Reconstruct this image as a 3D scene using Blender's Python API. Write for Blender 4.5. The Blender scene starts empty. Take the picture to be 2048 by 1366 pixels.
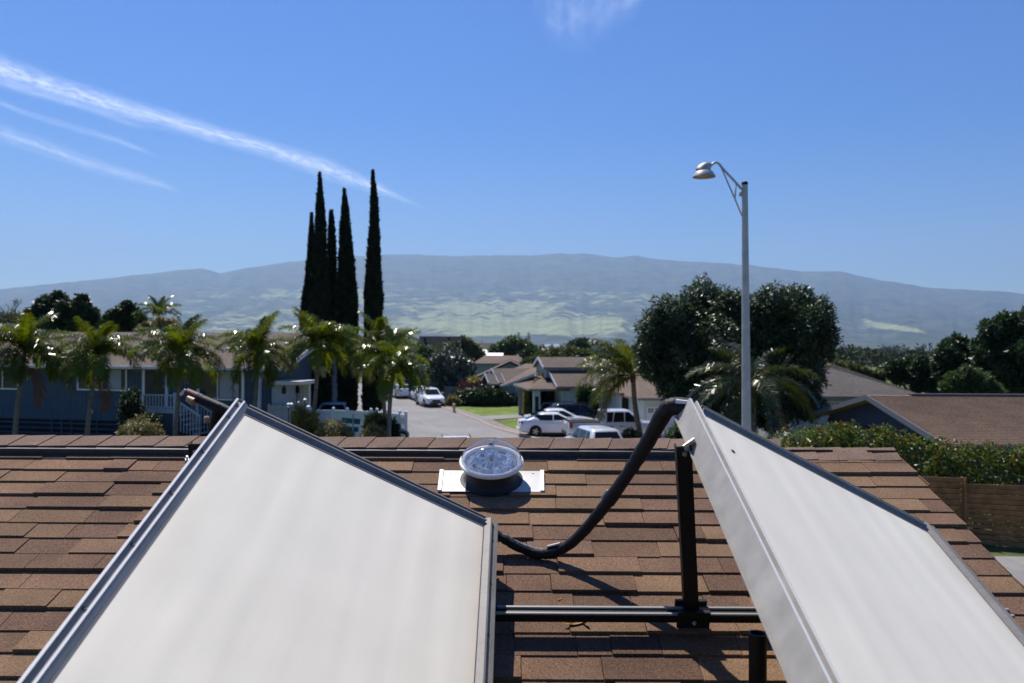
import bpy, math, random
import numpy as np
from mathutils import Vector, Matrix, Euler

# ------------------------------------------------------------------ scene, camera, light
scene = bpy.context.scene
COL = scene.collection
HC = 6.0                       # camera height above the street
F = 1600.0                     # focal length in photograph pixels (2048 wide)
ROLL = math.radians(0.3)

cam_data = bpy.data.cameras.new('camera')
cam_data.sensor_width = 36.0
cam_data.lens = F / 2048 * 36.0
cam_data.clip_start = 0.05
cam_data.clip_end = 250000.0
cam_data.dof.use_dof = True
cam_data.dof.focus_distance = 4.3
cam_data.dof.aperture_fstop = 3.2
cam = bpy.data.objects.new('camera', cam_data)
COL.objects.link(cam)
cam.location = (0, 0, HC)
cam.rotation_euler = (Euler((math.radians(90), 0, 0)).to_matrix() @ Matrix.Rotation(ROLL, 3, 'Z')).to_euler()
scene.camera = cam

SUN = Vector((-0.27, 0.50, 1.0)).normalized()
SUN_EL = math.asin(SUN.z)
SUN_AZ = math.atan2(SUN.x, SUN.y)      # from +Y towards +X

world = bpy.data.worlds.new('World')
scene.world = world
world.use_nodes = True
wn = world.node_tree
for n_ in list(wn.nodes):
    wn.nodes.remove(n_)
w_out = wn.nodes.new('ShaderNodeOutputWorld')
w_bg = wn.nodes.new('ShaderNodeBackground')
w_sky = wn.nodes.new('ShaderNodeTexSky')
w_sky.sky_type = 'NISHITA'
w_sky.sun_disc = False
w_sky.sun_elevation = SUN_EL
w_sky.sun_rotation = SUN_AZ
w_sky.altitude = 100
w_sky.air_density = 1.0
w_sky.dust_density = 0.15
w_sky.ozone_density = 4.0
w_bg.inputs['Strength'].default_value = 0.080
w_hs = wn.nodes.new('ShaderNodeHueSaturation')
w_hs.inputs['Saturation'].default_value = 1.55
w_hs.inputs['Hue'].default_value = 0.518
wn.links.new(w_sky.outputs[0], w_hs.inputs['Color'])
wn.links.new(w_hs.outputs[0], w_bg.inputs['Color'])
wn.links.new(w_bg.outputs[0], w_out.inputs['Surface'])

sun_data = bpy.data.lights.new('sun', 'SUN')
sun_data.energy = 5.0
sun_data.angle = math.radians(0.53)
sun_data.color = (1.0, 0.93, 0.83)
sun = bpy.data.objects.new('sun', sun_data)
COL.objects.link(sun)
sun.rotation_euler = (-SUN).to_track_quat('-Z', 'Y').to_euler()
sun.location = (-10, 20, 40)

scene.view_settings.view_transform = 'Standard'
scene.view_settings.look = 'None'
scene.view_settings.exposure = 0.55
scene.view_settings.gamma = 1.0
scene.view_settings.use_curve_mapping = False
scene.cycles.use_denoising = True
scene.cycles.max_bounces = 6
scene.cycles.diffuse_bounces = 3
scene.cycles.glossy_bounces = 3
scene.cycles.transmission_bounces = 6
scene.cycles.transparent_max_bounces = 12
scene.cycles.volume_bounces = 0
scene.cycles.sample_clamp_indirect = 4.0

# ------------------------------------------------------------------ helpers
R = math.radians
def rng(seed): return np.random.default_rng(seed)

def P(px, py, d):
    """a point of the place: seen at photograph pixel (px, py), d metres in front of the lens"""
    u, v = px - 1024.0, py - 683.0
    c, s = math.cos(ROLL), math.sin(ROLL)
    return Vector(((u * c + v * s) / F * d, d, HC - (-u * s + v * c) / F * d))

def proj(p):
    x, y, z = p[0], p[1], p[2] - HC
    u, v = x / y * F, -z / y * F
    c, s = math.cos(ROLL), math.sin(ROLL)
    return 1024 + u * c - v * s, 683 + u * s + v * c

def tag(o, label=None, cat=None, group=None, kind=None):
    if label: o['label'] = label
    if cat: o['category'] = cat
    if group: o['group'] = group
    if kind: o['kind'] = kind
    return o

def empty(name, loc=(0, 0, 0), rot=(0, 0, 0), label=None, cat=None, group=None):
    o = bpy.data.objects.new(name, None)
    COL.objects.link(o)
    o.location = loc
    o.rotation_euler = rot
    o.empty_display_size = 0.2
    return tag(o, label, cat, group)

def link(name, me, parent=None, loc=None, rot=None, scale=None):
    o = bpy.data.objects.new(name, me)
    COL.objects.link(o)
    if parent is not None: o.parent = parent
    if loc is not None: o.location = loc
    if rot is not None: o.rotation_euler = rot
    if scale is not None: o.scale = scale
    return o

def copy_tree(o, parent=None):
    c = o.copy()
    COL.objects.link(c)
    c.parent = parent
    for ch in list(o.children):
        copy_tree(ch, c)
    return c

class MB:
    """collects shapes for ONE mesh"""
    def __init__(s):
        s.v = []; s.f = []
    def add(s, vs, fs):
        b = len(s.v)
        s.v.extend([tuple(q) for q in vs])
        s.f.extend([tuple(b + i for i in q) for q in fs])
        return s
    def box(s, x0, x1, y0, y1, z0, z1, M=None):
        vs = [Vector(q) for q in ((x0,y0,z0),(x1,y0,z0),(x1,y1,z0),(x0,y1,z0),(x0,y0,z1),(x1,y0,z1),(x1,y1,z1),(x0,y1,z1))]
        if M is not None: vs = [M @ q for q in vs]
        return s.add(vs, [(0,3,2,1),(4,5,6,7),(0,1,5,4),(1,2,6,5),(2,3,7,6),(3,0,4,7)])
    def bar(s, a, b, w, h, up=(0, 0, 1)):
        """a straight bar from a to b, w wide and h high"""
        a, b = Vector(a), Vector(b)
        d = (b - a).normalized(); up = Vector(up)
        x = d.cross(up)
        if x.length < 1e-5: x = d.cross(Vector((1, 0, 0)))
        x.normalize(); y = x.cross(d).normalized()
        vs = []
        for q in (a, b):
            for i, j in ((-1,-1),(1,-1),(1,1),(-1,1)):
                vs.append(q + x * (i * w / 2) + y * (j * h / 2))
        return s.add(vs, [(3,2,1,0),(4,5,6,7),(0,1,5,4),(1,2,6,5),(2,3,7,6),(3,0,4,7)])
    def poly(s, pts):
        return s.add(pts, [tuple(range(len(pts)))])
    def prism(s, pts, vec):
        """flat polygon pushed along vec"""
        n = len(pts); vec = Vector(vec)
        vs = [Vector(q) for q in pts] + [Vector(q) + vec for q in pts]
        fs = [tuple(reversed(range(n))), tuple(range(n, 2 * n))]
        fs += [(i, (i + 1) % n, n + (i + 1) % n, n + i) for i in range(n)]
        return s.add(vs, fs)
    def tube(s, path, rad, n=8, cap=True):
        path = [Vector(q) for q in path]
        if not hasattr(rad, '__len__'): rad = [rad] * len(path)
        vs, fs = [], []
        ref = Vector((0, 0, 1))
        d0 = (path[1] - path[0]).normalized()
        if abs(d0.z) > 0.9: ref = Vector((1, 0, 0))
        x = d0.cross(ref).normalized()
        for i, q in enumerate(path):
            d = (path[min(i + 1, len(path) - 1)] - path[max(i - 1, 0)]).normalized()
            x = (x - d * x.dot(d)).normalized()
            y = d.cross(x)
            for k in range(n):
                a = 2 * math.pi * k / n
                vs.append(q + (x * math.cos(a) + y * math.sin(a)) * rad[i])
        m = len(path)
        for i in range(m - 1):
            for k in range(n):
                k2 = (k + 1) % n
                fs.append((i*n+k, i*n+k2, (i+1)*n+k2, (i+1)*n+k))
        if cap:
            fs.append(tuple(reversed(range(n)))); fs.append(tuple((m-1)*n + k for k in range(n)))
        return s.add(vs, fs)
    def lathe(s, prof, n=16, M=None, cap=True):
        """prof: list of (r, z)"""
        vs, fs = [], []
        for r, z in prof:
            for k in range(n):
                a = 2 * math.pi * k / n
                q = Vector((r * math.cos(a), r * math.sin(a), z))
                vs.append(M @ q if M is not None else q)
        m = len(prof)
        for i in range(m - 1):
            for k in range(n):
                k2 = (k + 1) % n
                fs.append((i*n+k, i*n+k2, (i+1)*n+k2, (i+1)*n+k))
        if cap:
            fs.append(tuple(reversed(range(n)))); fs.append(tuple((m-1)*n + k for k in range(n)))
        return s.add(vs, fs)
    def mesh(s, name, mat, smooth=False, org=None, angle=None):
        me = bpy.data.meshes.new(name)
        v = s.v if org is None else [(q[0]-org[0], q[1]-org[1], q[2]-org[2]) for q in s.v]
        me.from_pydata(v, [], s.f)
        if mat is not None: me.materials.append(mat)
        if smooth:
            me.polygons.foreach_set('use_smooth', [True] * len(me.polygons))
            if angle is not None: me.set_sharp_from_angle(angle=R(angle))
        me.update()
        return me
    def build(s, name, mat, parent=None, loc=None, rot=None, smooth=False, org=None, angle=None):
        return link(name, s.mesh(name, mat, smooth, org, angle), parent, loc, rot)

def np_mesh(name, V, Fq, mat, smooth=False):
    """fast mesh from an (N,3) and an (M,3|4) array"""
    V = np.asarray(V, dtype=np.float32); Fq = np.asarray(Fq, dtype=np.int32)
    me = bpy.data.meshes.new(name)
    k = Fq.shape[1]
    me.vertices.add(len(V)); me.vertices.foreach_set('co', V.ravel())
    me.loops.add(Fq.size); me.loops.foreach_set('vertex_index', Fq.ravel())
    me.polygons.add(len(Fq)); me.polygons.foreach_set('loop_start', np.arange(0, Fq.size, k, dtype=np.int32))
    if smooth: me.polygons.foreach_set('use_smooth', np.ones(len(Fq), dtype=bool))
    if mat is not None: me.materials.append(mat)
    me.update(calc_edges=True)
    me.validate()
    return me

# ------------------------------------------------------------------ materials
def mat(name, col, rough=0.7, spec=0.5, metal=0.0, noise=None, bump=None, rand=0.0, coords='Object', trans=None, coat=0.0, alpha=None, blotch=None):
    """noise=(scale, amount) colour grain, blotch=(scale, amount) larger wear, bump=(scale, strength, distance), rand = per-object tone change"""
    m = bpy.data.materials.new(name)
    m.use_nodes = True
    nt = m.node_tree; N = nt.nodes; L = nt.links
    b = N['Principled BSDF']
    b.inputs['Roughness'].default_value = rough
    b.inputs['Metallic'].default_value = metal
    b.inputs['Specular IOR Level'].default_value = spec
    b.inputs['Coat Weight'].default_value = coat
    b.inputs['Coat Roughness'].default_value = 0.06
    tc = N.new('ShaderNodeTexCoord')
    if coords == 'World':
        tc = N.new('ShaderNodeNewGeometry'); coords = 'Position'
    src = None
    rgb = N.new('ShaderNodeRGB'); rgb.outputs[0].default_value = (*col, 1); src = rgb.outputs[0]
    def mul(src, fac_socket):
        x = N.new('ShaderNodeMix'); x.data_type = 'RGBA'; x.blend_type = 'MULTIPLY'; x.inputs[0].default_value = 1.0
        L.new(src, x.inputs[6]); L.new(fac_socket, x.inputs[7])
        return x.outputs[2]
    for spec_ in (noise, blotch):
        if not spec_: continue
        t = N.new('ShaderNodeTexNoise'); t.inputs['Scale'].default_value = spec_[0]; t.inputs['Detail'].default_value = 4
        L.new(tc.outputs[coords], t.inputs['Vector'])
        mr = N.new('ShaderNodeMapRange'); mr.inputs[1].default_value = 0.3; mr.inputs[2].default_value = 0.7
        mr.inputs[3].default_value = 1 - spec_[1]; mr.inputs[4].default_value = 1 + spec_[1]
        L.new(t.outputs['Fac'], mr.inputs[0])
        src = mul(src, mr.outputs[0])
    if rand:
        oi = N.new('ShaderNodeObjectInfo')
        mr = N.new('ShaderNodeMapRange'); mr.inputs[3].default_value = 1 - rand; mr.inputs[4].default_value = 1 + rand
        L.new(oi.outputs['Random'], mr.inputs[0])
        src = mul(src, mr.outputs[0])
    L.new(src, b.inputs['Base Color'])
    if bump:
        t = N.new('ShaderNodeTexNoise'); t.inputs['Scale'].default_value = bump[0]; t.inputs['Detail'].default_value = 3
        L.new(tc.outputs[coords], t.inputs['Vector'])
        bp = N.new('ShaderNodeBump'); bp.inputs['Strength'].default_value = bump[1]; bp.inputs['Distance'].default_value = bump[2]
        L.new(t.outputs['Fac'], bp.inputs['Height']); L.new(bp.outputs[0], b.inputs['Normal'])
    if trans:      # thin leaf: part of the light comes through
        tr = N.new('ShaderNodeBsdfTranslucent'); L.new(src, tr.inputs['Color'])
        tint = N.new('ShaderNodeMix'); tint.data_type = 'RGBA'; tint.blend_type = 'MULTIPLY'; tint.inputs[0].default_value = 1
        L.new(src, tint.inputs[6]); tint.inputs[7].default_value = (*trans[1], 1); L.new(tint.outputs[2], tr.inputs['Color'])
        mx = N.new('ShaderNodeMixShader'); mx.inputs[0].default_value = trans[0]
        L.new(b.outputs[0], mx.inputs[1]); L.new(tr.outputs[0], mx.inputs[2])
        L.new(mx.outputs[0], N['Material Output'].inputs['Surface'])
    return m

def stripes(m, scale, axis='X', strength=0.5, dist=0.01, dark=None, width=0.5):
    """grooves of a real board or sheet surface: bump along one axis of the object"""
    nt = m.node_tree; N = nt.nodes; L = nt.links
    b = N['Principled BSDF']
    tc = N.new('ShaderNodeTexCoord')
    w = N.new('ShaderNodeTexWave'); w.wave_type = 'BANDS'; w.bands_direction = axis; w.wave_profile = 'SIN'
    w.inputs['Scale'].default_value = scale
    L.new(tc.outputs['Object'], w.inputs['Vector'])
    cr = N.new('ShaderNodeMapRange'); cr.inputs[1].default_value = 0.0; cr.inputs[2].default_value = width * 0.3; cr.clamp = True
    L.new(w.outputs['Fac'], cr.inputs[0])
    bp = N.new('ShaderNodeBump'); bp.inputs['Strength'].default_value = strength; bp.inputs['Distance'].default_value = dist
    L.new(cr.outputs[0], bp.inputs['Height']); L.new(bp.outputs[0], b.inputs['Normal'])
    return m

WHITE_LEAF = (1, 1, 1)
M = {}
M['shingle'] = mat('brown_shingle', (0.152, 0.091, 0.058), 0.92, 0.2, noise=(170, 0.55), blotch=(2.6, 0.24), bump=(260, 0.6, 0.003), rand=0.16, coords='World')
M['shingle_tan'] = mat('tan_shingle', (0.172, 0.107, 0.064), 0.92, 0.2, noise=(170, 0.5), blotch=(2.6, 0.24), bump=(260, 0.6, 0.003), rand=0.16, coords='World')
M['shingle_umber'] = mat('umber_shingle', (0.128, 0.076, 0.051), 0.92, 0.2, noise=(170, 0.6), blotch=(2.6, 0.24), bump=(260, 0.6, 0.003), rand=0.16, coords='World')
M['cap'] = mat('ridge_cap_shingle', (0.17, 0.115, 0.086), 0.92, 0.2, noise=(170, 0.5), blotch=(5.0, 0.16), bump=(260, 0.5, 0.003), rand=0.14, coords='World')
M['deck'] = mat('roof_deck', (0.05, 0.035, 0.028), 0.95, 0.1)
M['vent'] = mat('black_vent_plastic', (0.055, 0.056, 0.062), 0.55, 0.4, noise=(30, 0.2))
M['alu'] = mat('brushed_aluminium', (0.165, 0.160, 0.155), 0.55, 0.3, 0.0, noise=(60, 0.10), blotch=(7, 0.12))
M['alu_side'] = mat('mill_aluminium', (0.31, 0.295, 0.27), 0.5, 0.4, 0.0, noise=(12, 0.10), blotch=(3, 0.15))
M['seal'] = mat('rubber_seal', (0.09, 0.09, 0.10), 0.6, 0.3)
M['black_metal'] = mat('black_anodised_metal', (0.008, 0.008, 0.009), 0.5, 0.25, 0.0, noise=(40, 0.2))
M['foam'] = mat('black_pipe_foam', (0.008, 0.0085, 0.011), 0.6, 0.25, noise=(40, 0.3), bump=(60, 0.6, 0.005))
M['tape'] = mat('grey_tape', (0.55, 0.54, 0.53), 0.35, 0.5)
M['maroon'] = mat('faded_maroon_rubber', (0.10, 0.04, 0.035), 0.6, 0.3)
M['tan'] = mat('tan_fitting', (0.35, 0.22, 0.13), 0.5, 0.4)
M['bolt'] = mat('zinc_bolt', (0.35, 0.33, 0.32), 0.4, 0.5, 0.9)
M['flash'] = mat('galvanised_flashing', (0.40, 0.40, 0.40), 0.45, 0.5, 0.2, noise=(10, 0.08), blotch=(4, 0.10))
M['white_metal'] = mat('white_painted_metal', (0.80, 0.80, 0.79), 0.45, 0.4, noise=(10, 0.05))
M['dark_rubber'] = mat('black_tube_collar', (0.02, 0.02, 0.022), 0.6, 0.4)
M['pole'] = mat('galvanised_pole', (0.40, 0.395, 0.385), 0.45, 0.5, 0.3, noise=(6, 0.10), blotch=(1.5, 0.12))
M['white_paint'] = mat('white_house_paint', (0.78, 0.78, 0.76), 0.6, 0.3, noise=(3, 0.05))
M['glass_dark'] = mat('window_glass', (0.03, 0.035, 0.04), 0.06, 0.6)
M['blinds'] = mat('pale_vertical_blinds', (0.42, 0.43, 0.47), 0.7, 0.2)
stripes(M['blinds'], 3.2, 'X', 0.9, 0.03)
# ------------------------------------------------------------------ land
def sstep(a, b, x):
    t = np.clip((np.asarray(x, dtype=float) - a) / (b - a), 0, 1)
    return t * t * (3 - 2 * t)

def ground_z(x, y):
    """height of the land in metres above the far street"""
    x = np.asarray(x, dtype=float); y = np.asarray(y, dtype=float)
    r = np.hypot(x, y)
    z = 1.1 * (1 - sstep(20, 52, y))
    pad = sstep(-3.5, -8.5, x + 0.10 * (y - 36)) * sstep(20, 27, y) * (1 - sstep(50, 62, y))
    z = np.maximum(z, 1.45 * pad + z * (1 - pad))
    far = np.interp(r, [0, 130, 300, 1000, 3000, 9000, 60000], [0, 0, -2.2, -15, -29, -30, -30])
    return z + far

def gz(x, y): return float(ground_z(x, y))

def vnoise(seed, n=64):
    g = rng(seed).random((n, n))
    def f(u, v):
        u = np.asarray(u, dtype=float); v = np.asarray(v, dtype=float)
        i = np.floor(u).astype(int); j = np.floor(v).astype(int)
        fu = u - i; fv = v - j
        fu = fu * fu * (3 - 2 * fu); fv = fv * fv * (3 - 2 * fv)
        a = g[i % n, j % n]; b = g[(i + 1) % n, j % n]; c = g[i % n, (j + 1) % n]; d = g[(i + 1) % n, (j + 1) % n]
        return (a * (1 - fu) + b * fu) * (1 - fv) + (c * (1 - fu) + d * fu) * fv
    return f

def fbm(f, u, v, o=4):
    s = 0; a = 0.5; t = 0
    for k in range(o):
        s = s + a * f(u * 2 ** k + 13.7 * k, v * 2 ** k + 5.1 * k); t += a; a *= 0.5
    return s / t

def grid_faces(nu, nv):
    i, j = np.meshgrid(np.arange(nu - 1), np.arange(nv - 1), indexing='ij')
    a = (i * nv + j).ravel()
    return np.stack([a, a + 1, a + nv + 1, a + nv], 1)

# ground: one polar sheet round the camera that reaches the horizon
M['ground'] = mat('dry_grass_ground', (0.085, 0.10, 0.035), 0.95, 0.1, noise=(0.9, 0.35), blotch=(0.08, 0.35), bump=(12, 0.6, 0.05))
ang = np.concatenate([np.linspace(-48, 48, 193), np.linspace(48, 312, 89)[1:]])
rad = np.concatenate([[0.01], np.linspace(2, 80, 60), np.geomspace(84, 60000, 60)])
Rr, Aa = np.meshgrid(rad, np.radians(ang), indexing='ij')
X = Rr * np.sin(Aa); Y = Rr * np.cos(Aa)
V = np.stack([X, Y, ground_z(X, Y)], -1).reshape(-1, 3)
Fq = grid_faces(len(rad), len(ang))[:, ::-1]
tag(link('ground', np_mesh('ground', V, Fq, M['ground'], True)), kind='structure')

# land-cover material of the mountain: pasture mask on the mesh, broken up by noise
def mountain_mat():
    m = bpy.data.materials.new('mountain_land_cover'); m.use_nodes = True
    nt = m.node_tree; N = nt.nodes; L = nt.links; b = N['Principled BSDF']
    b.inputs['Roughness'].default_value = 0.95; b.inputs['Specular IOR Level'].default_value = 0.1
    at = N.new('ShaderNodeAttribute'); at.attribute_name = 'pasture'
    tc = N.new('ShaderNodeTexCoord')
    n1 = N.new('ShaderNodeTexNoise'); n1.inputs['Scale'].default_value = 0.0030; n1.inputs['Detail'].default_value = 8; n1.inputs['Roughness'].default_value = 0.62
    L.new(tc.outputs['Object'], n1.inputs['Vector'])
    sub = N.new('ShaderNodeMath'); sub.operation = 'SUBTRACT'; L.new(at.outputs['Fac'], sub.inputs[0]); L.new(n1.outputs['Fac'], sub.inputs[1])
    mr = N.new('ShaderNodeMapRange'); mr.inputs[1].default_value = -0.03; mr.inputs[2].default_value = 0.05; L.new(sub.outputs[0], mr.inputs[0])
    n2 = N.new('ShaderNodeTexNoise'); n2.inputs['Scale'].default_value = 0.0032; n2.inputs['Detail'].default_value = 6
    L.new(tc.outputs['Object'], n2.inputs['Vector'])
    ra = N.new('ShaderNodeValToRGB'); ra.color_ramp.elements[0].position = 0.35; ra.color_ramp.elements[1].position = 0.7
    ra.color_ramp.elements[0].color = (0.010, 0.018, 0.010, 1); ra.color_ramp.elements[1].color = (0.10, 0.105, 0.06, 1); L.new(n2.outputs['Fac'], ra.inputs[0])
    rb = N.new('ShaderNodeValToRGB'); rb.color_ramp.elements[0].position = 0.3; rb.color_ramp.elements[1].position = 0.7
    rb.color_ramp.elements[0].color = (0.16, 0.19, 0.07, 1); rb.color_ramp.elements[1].color = (0.32, 0.33, 0.16, 1); L.new(n2.outputs['Fac'], rb.inputs[0])
    mx = N.new('ShaderNodeMix'); mx.data_type = 'RGBA'
    L.new(mr.outputs[0], mx.inputs[0]); L.new(ra.outputs[0], mx.inputs[6]); L.new(rb.outputs[0], mx.inputs[7])
    L.new(mx.outputs[2], b.inputs['Base Color'])
    return m
sky_x = [-900, -500, -200, 0, 100, 250, 350, 405, 440, 470, 600, 700, 770, 900, 1000, 1060, 1110, 1160, 1200, 1240, 1270, 1310, 1400, 1500, 1600, 1680, 1750, 1800, 1850, 1930, 2000, 2048, 2300, 2700]
sky_y = [632, 612, 592, 579, 567, 553, 541, 536, 546, 540, 521, 513, 509, 511, 510, 511, 507, 507, 511, 515, 511, 518, 524, 530, 543, 543, 558, 565, 574, 580, 582, 588, 612, 640]
nA, nR = 900, 150
az = np.radians(np.linspace(-52, 46, nA))
tt = np.concatenate([np.linspace(0, 1, nR - 14), np.linspace(1, 1.3, 15)[1:]])
Aa, Tt = np.meshgrid(az, tt, indexing='ij')
px = 1024 + F * np.tan(Aa)
skyl = np.interp(px, sky_x, sky_y)
f1, f2, f3 = vnoise(3), vnoise(8), vnoise(21)
fine = fbm(f1, px / 26.0, px * 0 + 3.3, 4) - 0.5
ridge_tan = -(skyl + 4.2 * fine - 683 - (px - 1024) * math.sin(ROLL)) / F * np.cos(Aa)
r0, r1 = 8200.0, 21500.0
RR = r0 + (r1 - r0) * np.minimum(Tt, 1) + (Tt > 1) * (Tt - 1) * 9000
Hh = ridge_tan * r1 + HC + 30
t1 = np.clip(Tt, 0, 1)
prof = 0.20 * t1 + 0.80 * t1 ** 1.75
gully = fbm(f2, Aa * 48, Tt * .9, 4) - 0.5
knob = fbm(f3, Aa * 34, Tt * 9, 4) - 0.5
Z = -60 + 30 * sstep(0, .02, Tt) + Hh * prof
Z = Z + (gully * 210 + knob * 16) * sstep(0.02, 0.25, t1) * (1 - sstep(0.86, 1.0, t1))
Z = np.where(Tt > 1, Z - (Tt - 1) * 9000 * 0.16, Z)
XX = RR * np.sin(Aa); YY = RR * np.cos(Aa)
V = np.stack([XX, YY, Z], -1).reshape(-1, 3)
mo = link('mountain', np_mesh('mountain', V, grid_faces(nA, nR), mountain_mat(), True))
tag(mo, kind='structure')
pyv = 683 - (Z - HC) / YY * F
u_, w_ = px / 120.0, pyv / 22.0
pat = fbm(f1, u_, w_, 4)
m1 = np.clip(1 - np.abs((px - 820) / 640) ** 3, 0, 1) * sstep(560, 592, pyv) * (1 - sstep(655, 690, pyv)) * sstep(180, 400, px + (pyv - 600) * 0.6)
low = np.exp(-(((pyv - 655) / 14) ** 2)) * sstep(860, 960, px) * (1 - sstep(1180, 1330, px))
pm = 0.26 + 0.34 * m1 * np.clip(.1 + 1.2 * pat, 0, 1.2) + 0.25 * low * (0.4 + pat)
patch = (np.abs(px - 1790) < 66) & (np.abs(pyv - (651 + (px - 1790) * 0.13)) < 9 - (px - 1730) * 0.04)
pd_ = np.maximum(np.abs(px - 1790) / 70, np.abs(pyv - (651 + (px - 1790) * 0.13)) / np.maximum(9.5 - (px - 1730) * 0.045, 2)); pm = np.maximum(pm, .85 - .45 * pd_)
pm = pm + 0.10 * sstep(672, 682, pyv) * (pat - 0.3)
atr = mo.data.attributes.new('pasture', 'FLOAT', 'POINT')
atr.data.foreach_set('value', pm.ravel().astype(np.float32))

# haze: the air between here and the mountain
hz = MB().box(-34000, 34000, -2000, 29000, -75, 3400).build('haze', None)
tag(hz, kind='stuff')
hm = bpy.data.materials.new('haze_air'); hm.use_nodes = True
hn = hm.node_tree
for n_ in list(hn.nodes):
    if n_.type != 'OUTPUT_MATERIAL': hn.nodes.remove(n_)
pv = hn.nodes.new('ShaderNodeVolumePrincipled')
pv.inputs['Color'].default_value = (0.45, 0.68, 1.0, 1)
pv.inputs['Density'].default_value = 5.2e-5
pv.inputs['Anisotropy'].default_value = 0.25
hn.links.new(pv.outputs[0], hn.nodes['Material Output'].inputs['Volume'])
hz.data.materials.append(hm)

# high cirrus: thin sheets of ice cloud nine kilometres up, lit through by the sun
def cirrus_mat(name, dens, sx, sy, seed):
    m = bpy.data.materials.new(name); m.use_nodes = True
    nt = m.node_tree; N = nt.nodes; L = nt.links
    for n_ in list(N):
        if n_.type != 'OUTPUT_MATERIAL': N.remove(n_)
    uv = N.new('ShaderNodeUVMap')
    mp = N.new('ShaderNodeMapping'); mp.inputs['Scale'].default_value = (sx, sy, 1); mp.inputs['Location'].default_value = (seed, seed * 0.37, 0)
    L.new(uv.outputs[0], mp.inputs['Vector'])
    nz = N.new('ShaderNodeTexNoise'); nz.inputs['Scale'].default_value = 1.0; nz.inputs['Detail'].default_value = 10; nz.inputs['Roughness'].default_value = 0.6; nz.inputs['Distortion'].default_value = 0.35
    L.new(mp.outputs[0], nz.inputs['Vector'])
    at = N.new('ShaderNodeAttribute'); at.attribute_name = 'thick'
    mr = N.new('ShaderNodeMapRange'); mr.inputs[1].default_value = 0.28; mr.inputs[2].default_value = 0.72; mr.inputs[3].default_value = 0.12; mr.inputs[4].default_value = 1.0
    L.new(nz.outputs['Fac'], mr.inputs[0])
    mu = N.new('ShaderNodeMath'); mu.operation = 'MULTIPLY'; L.new(mr.outputs[0], mu.inputs[0]); L.new(at.outputs['Fac'], mu.inputs[1])
    m2 = N.new('ShaderNodeMath'); m2.operation = 'MULTIPLY'; m2.use_clamp = True; L.new(mu.outputs[0], m2.inputs[0]); m2.inputs[1].default_value = dens
    tr = N.new('ShaderNodeBsdfTransparent'); tl = N.new('ShaderNodeBsdfTranslucent'); tl.inputs['Color'].default_value = (0.95, 0.96, 0.98, 1)
    mx = N.new('ShaderNodeMixShader'); L.new(m2.outputs[0], mx.inputs[0]); L.new(tr.outputs[0], mx.inputs[1]); L.new(tl.outputs[0], mx.inputs[2])
    L.new(mx.outputs[0], N['Material Output'].inputs['Surface'])
    return m

def cirrus(line, widths, label, dens, sx, sy, seed, alt=9000.0, fray=0.35):
    """a drawn-out streak of ice cloud; line of photograph pixels at a fixed altitude, widths in pixels"""
    pts = []
    xs = np.array([q[0] for q in line], float); ys = np.array([q[1] for q in line], float)
    n, k = 90, 25
    s = np.linspace(0, 1, n); sp = np.linspace(0, 1, len(line))
    cx = np.interp(s, sp, xs); cy = np.interp(s, sp, ys); cw = np.interp(s, np.linspace(0, 1, len(widths)), widths)
    nz = vnoise(int(seed) + 40)
    wob = (fbm(nz, s * 9, s * 0 + 1.5, 3) - 0.5) * 9
    V, UV, T = [], [], []
    for i in range(n):
        for j in range(k):
            w = j / (k - 1) * 2 - 1
            x, y = cx[i], cy[i] + wob[i] * 0.6 + w * cw[i] * 0.5
            q = P(x, y, 1.0) - Vector((0, 0, HC)); t = (alt + 120 * math.sin(i * .3) * (1 - w * w) - HC) / q.z
            p = q * t; V.append((p.x, p.y, p.z + HC)); UV.append((s[i], w))
            T.append(max(0.0, 1 - abs(w)) ** 1.5 * min(1, s[i] / 0.3 + (0 if alt < 9000 else 0.6)) * min(1, (1 - s[i]) / 0.12) ** 1.0)
    me = np_mesh('cirrus_cloud', V, grid_faces(n, k), cirrus_mat('cirrus_ice', dens, sx, sy, seed), True)
    a = me.attributes.new('thick', 'FLOAT', 'POINT'); a.data.foreach_set('value', np.array(T, dtype=np.float32))
    uvl = me.uv_layers.new(name='UVMap')
    li = np.zeros(len(me.loops), dtype=np.int32); me.loops.foreach_get('vertex_index', li)
    uvl.data.foreach_set('uv', np.array(UV, dtype=np.float32)[li].ravel())
    o = link('cirrus_cloud', me)
    tag(o, label, 'cloud', 'cirrus streaks in the blue sky', 'thing')
    return o
cirrus([(-120, 85), (0, 138), (120, 178), (240, 214), (430, 268), (560, 306), (650, 336), (740, 371), (850, 416)], [130, 80, 66, 60, 50, 50, 62, 36, 10], 'longest bright white cloud streak, running down to the cypress tops', 0.64, 34, 4.2, 1.0)
cirrus([(-120, 225), (0, 264), (90, 296), (180, 328), (280, 356), (370, 384)], [60, 52, 50, 44, 34, 16], 'faint lower cloud streak at the left edge of the sky', 0.34, 18, 3.0, 4.0)
cirrus([(-60, 185), (60, 228), (150, 256), (230, 280), (320, 314)], [14, 20, 22, 24, 12], 'thin short cloud wisp between the two long streaks', 0.24, 9, 1.4, 7.0)
cirrus([(-80, 150), (40, 176), (160, 212), (300, 258)], [26, 28, 26, 20], 'faint hazy wisp just under the longest cloud streak', 0.24, 7, 1.2, 9.0)
cirrus([(1060, 20), (1110, 30), (1160, 25), (1220, 15), (1290, -6)], [110, 150, 190, 120, 60], 'small torn cloud patch at the top edge of the sky', 0.17, 7, 2.6, 15.0, alt=8990.0)
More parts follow.
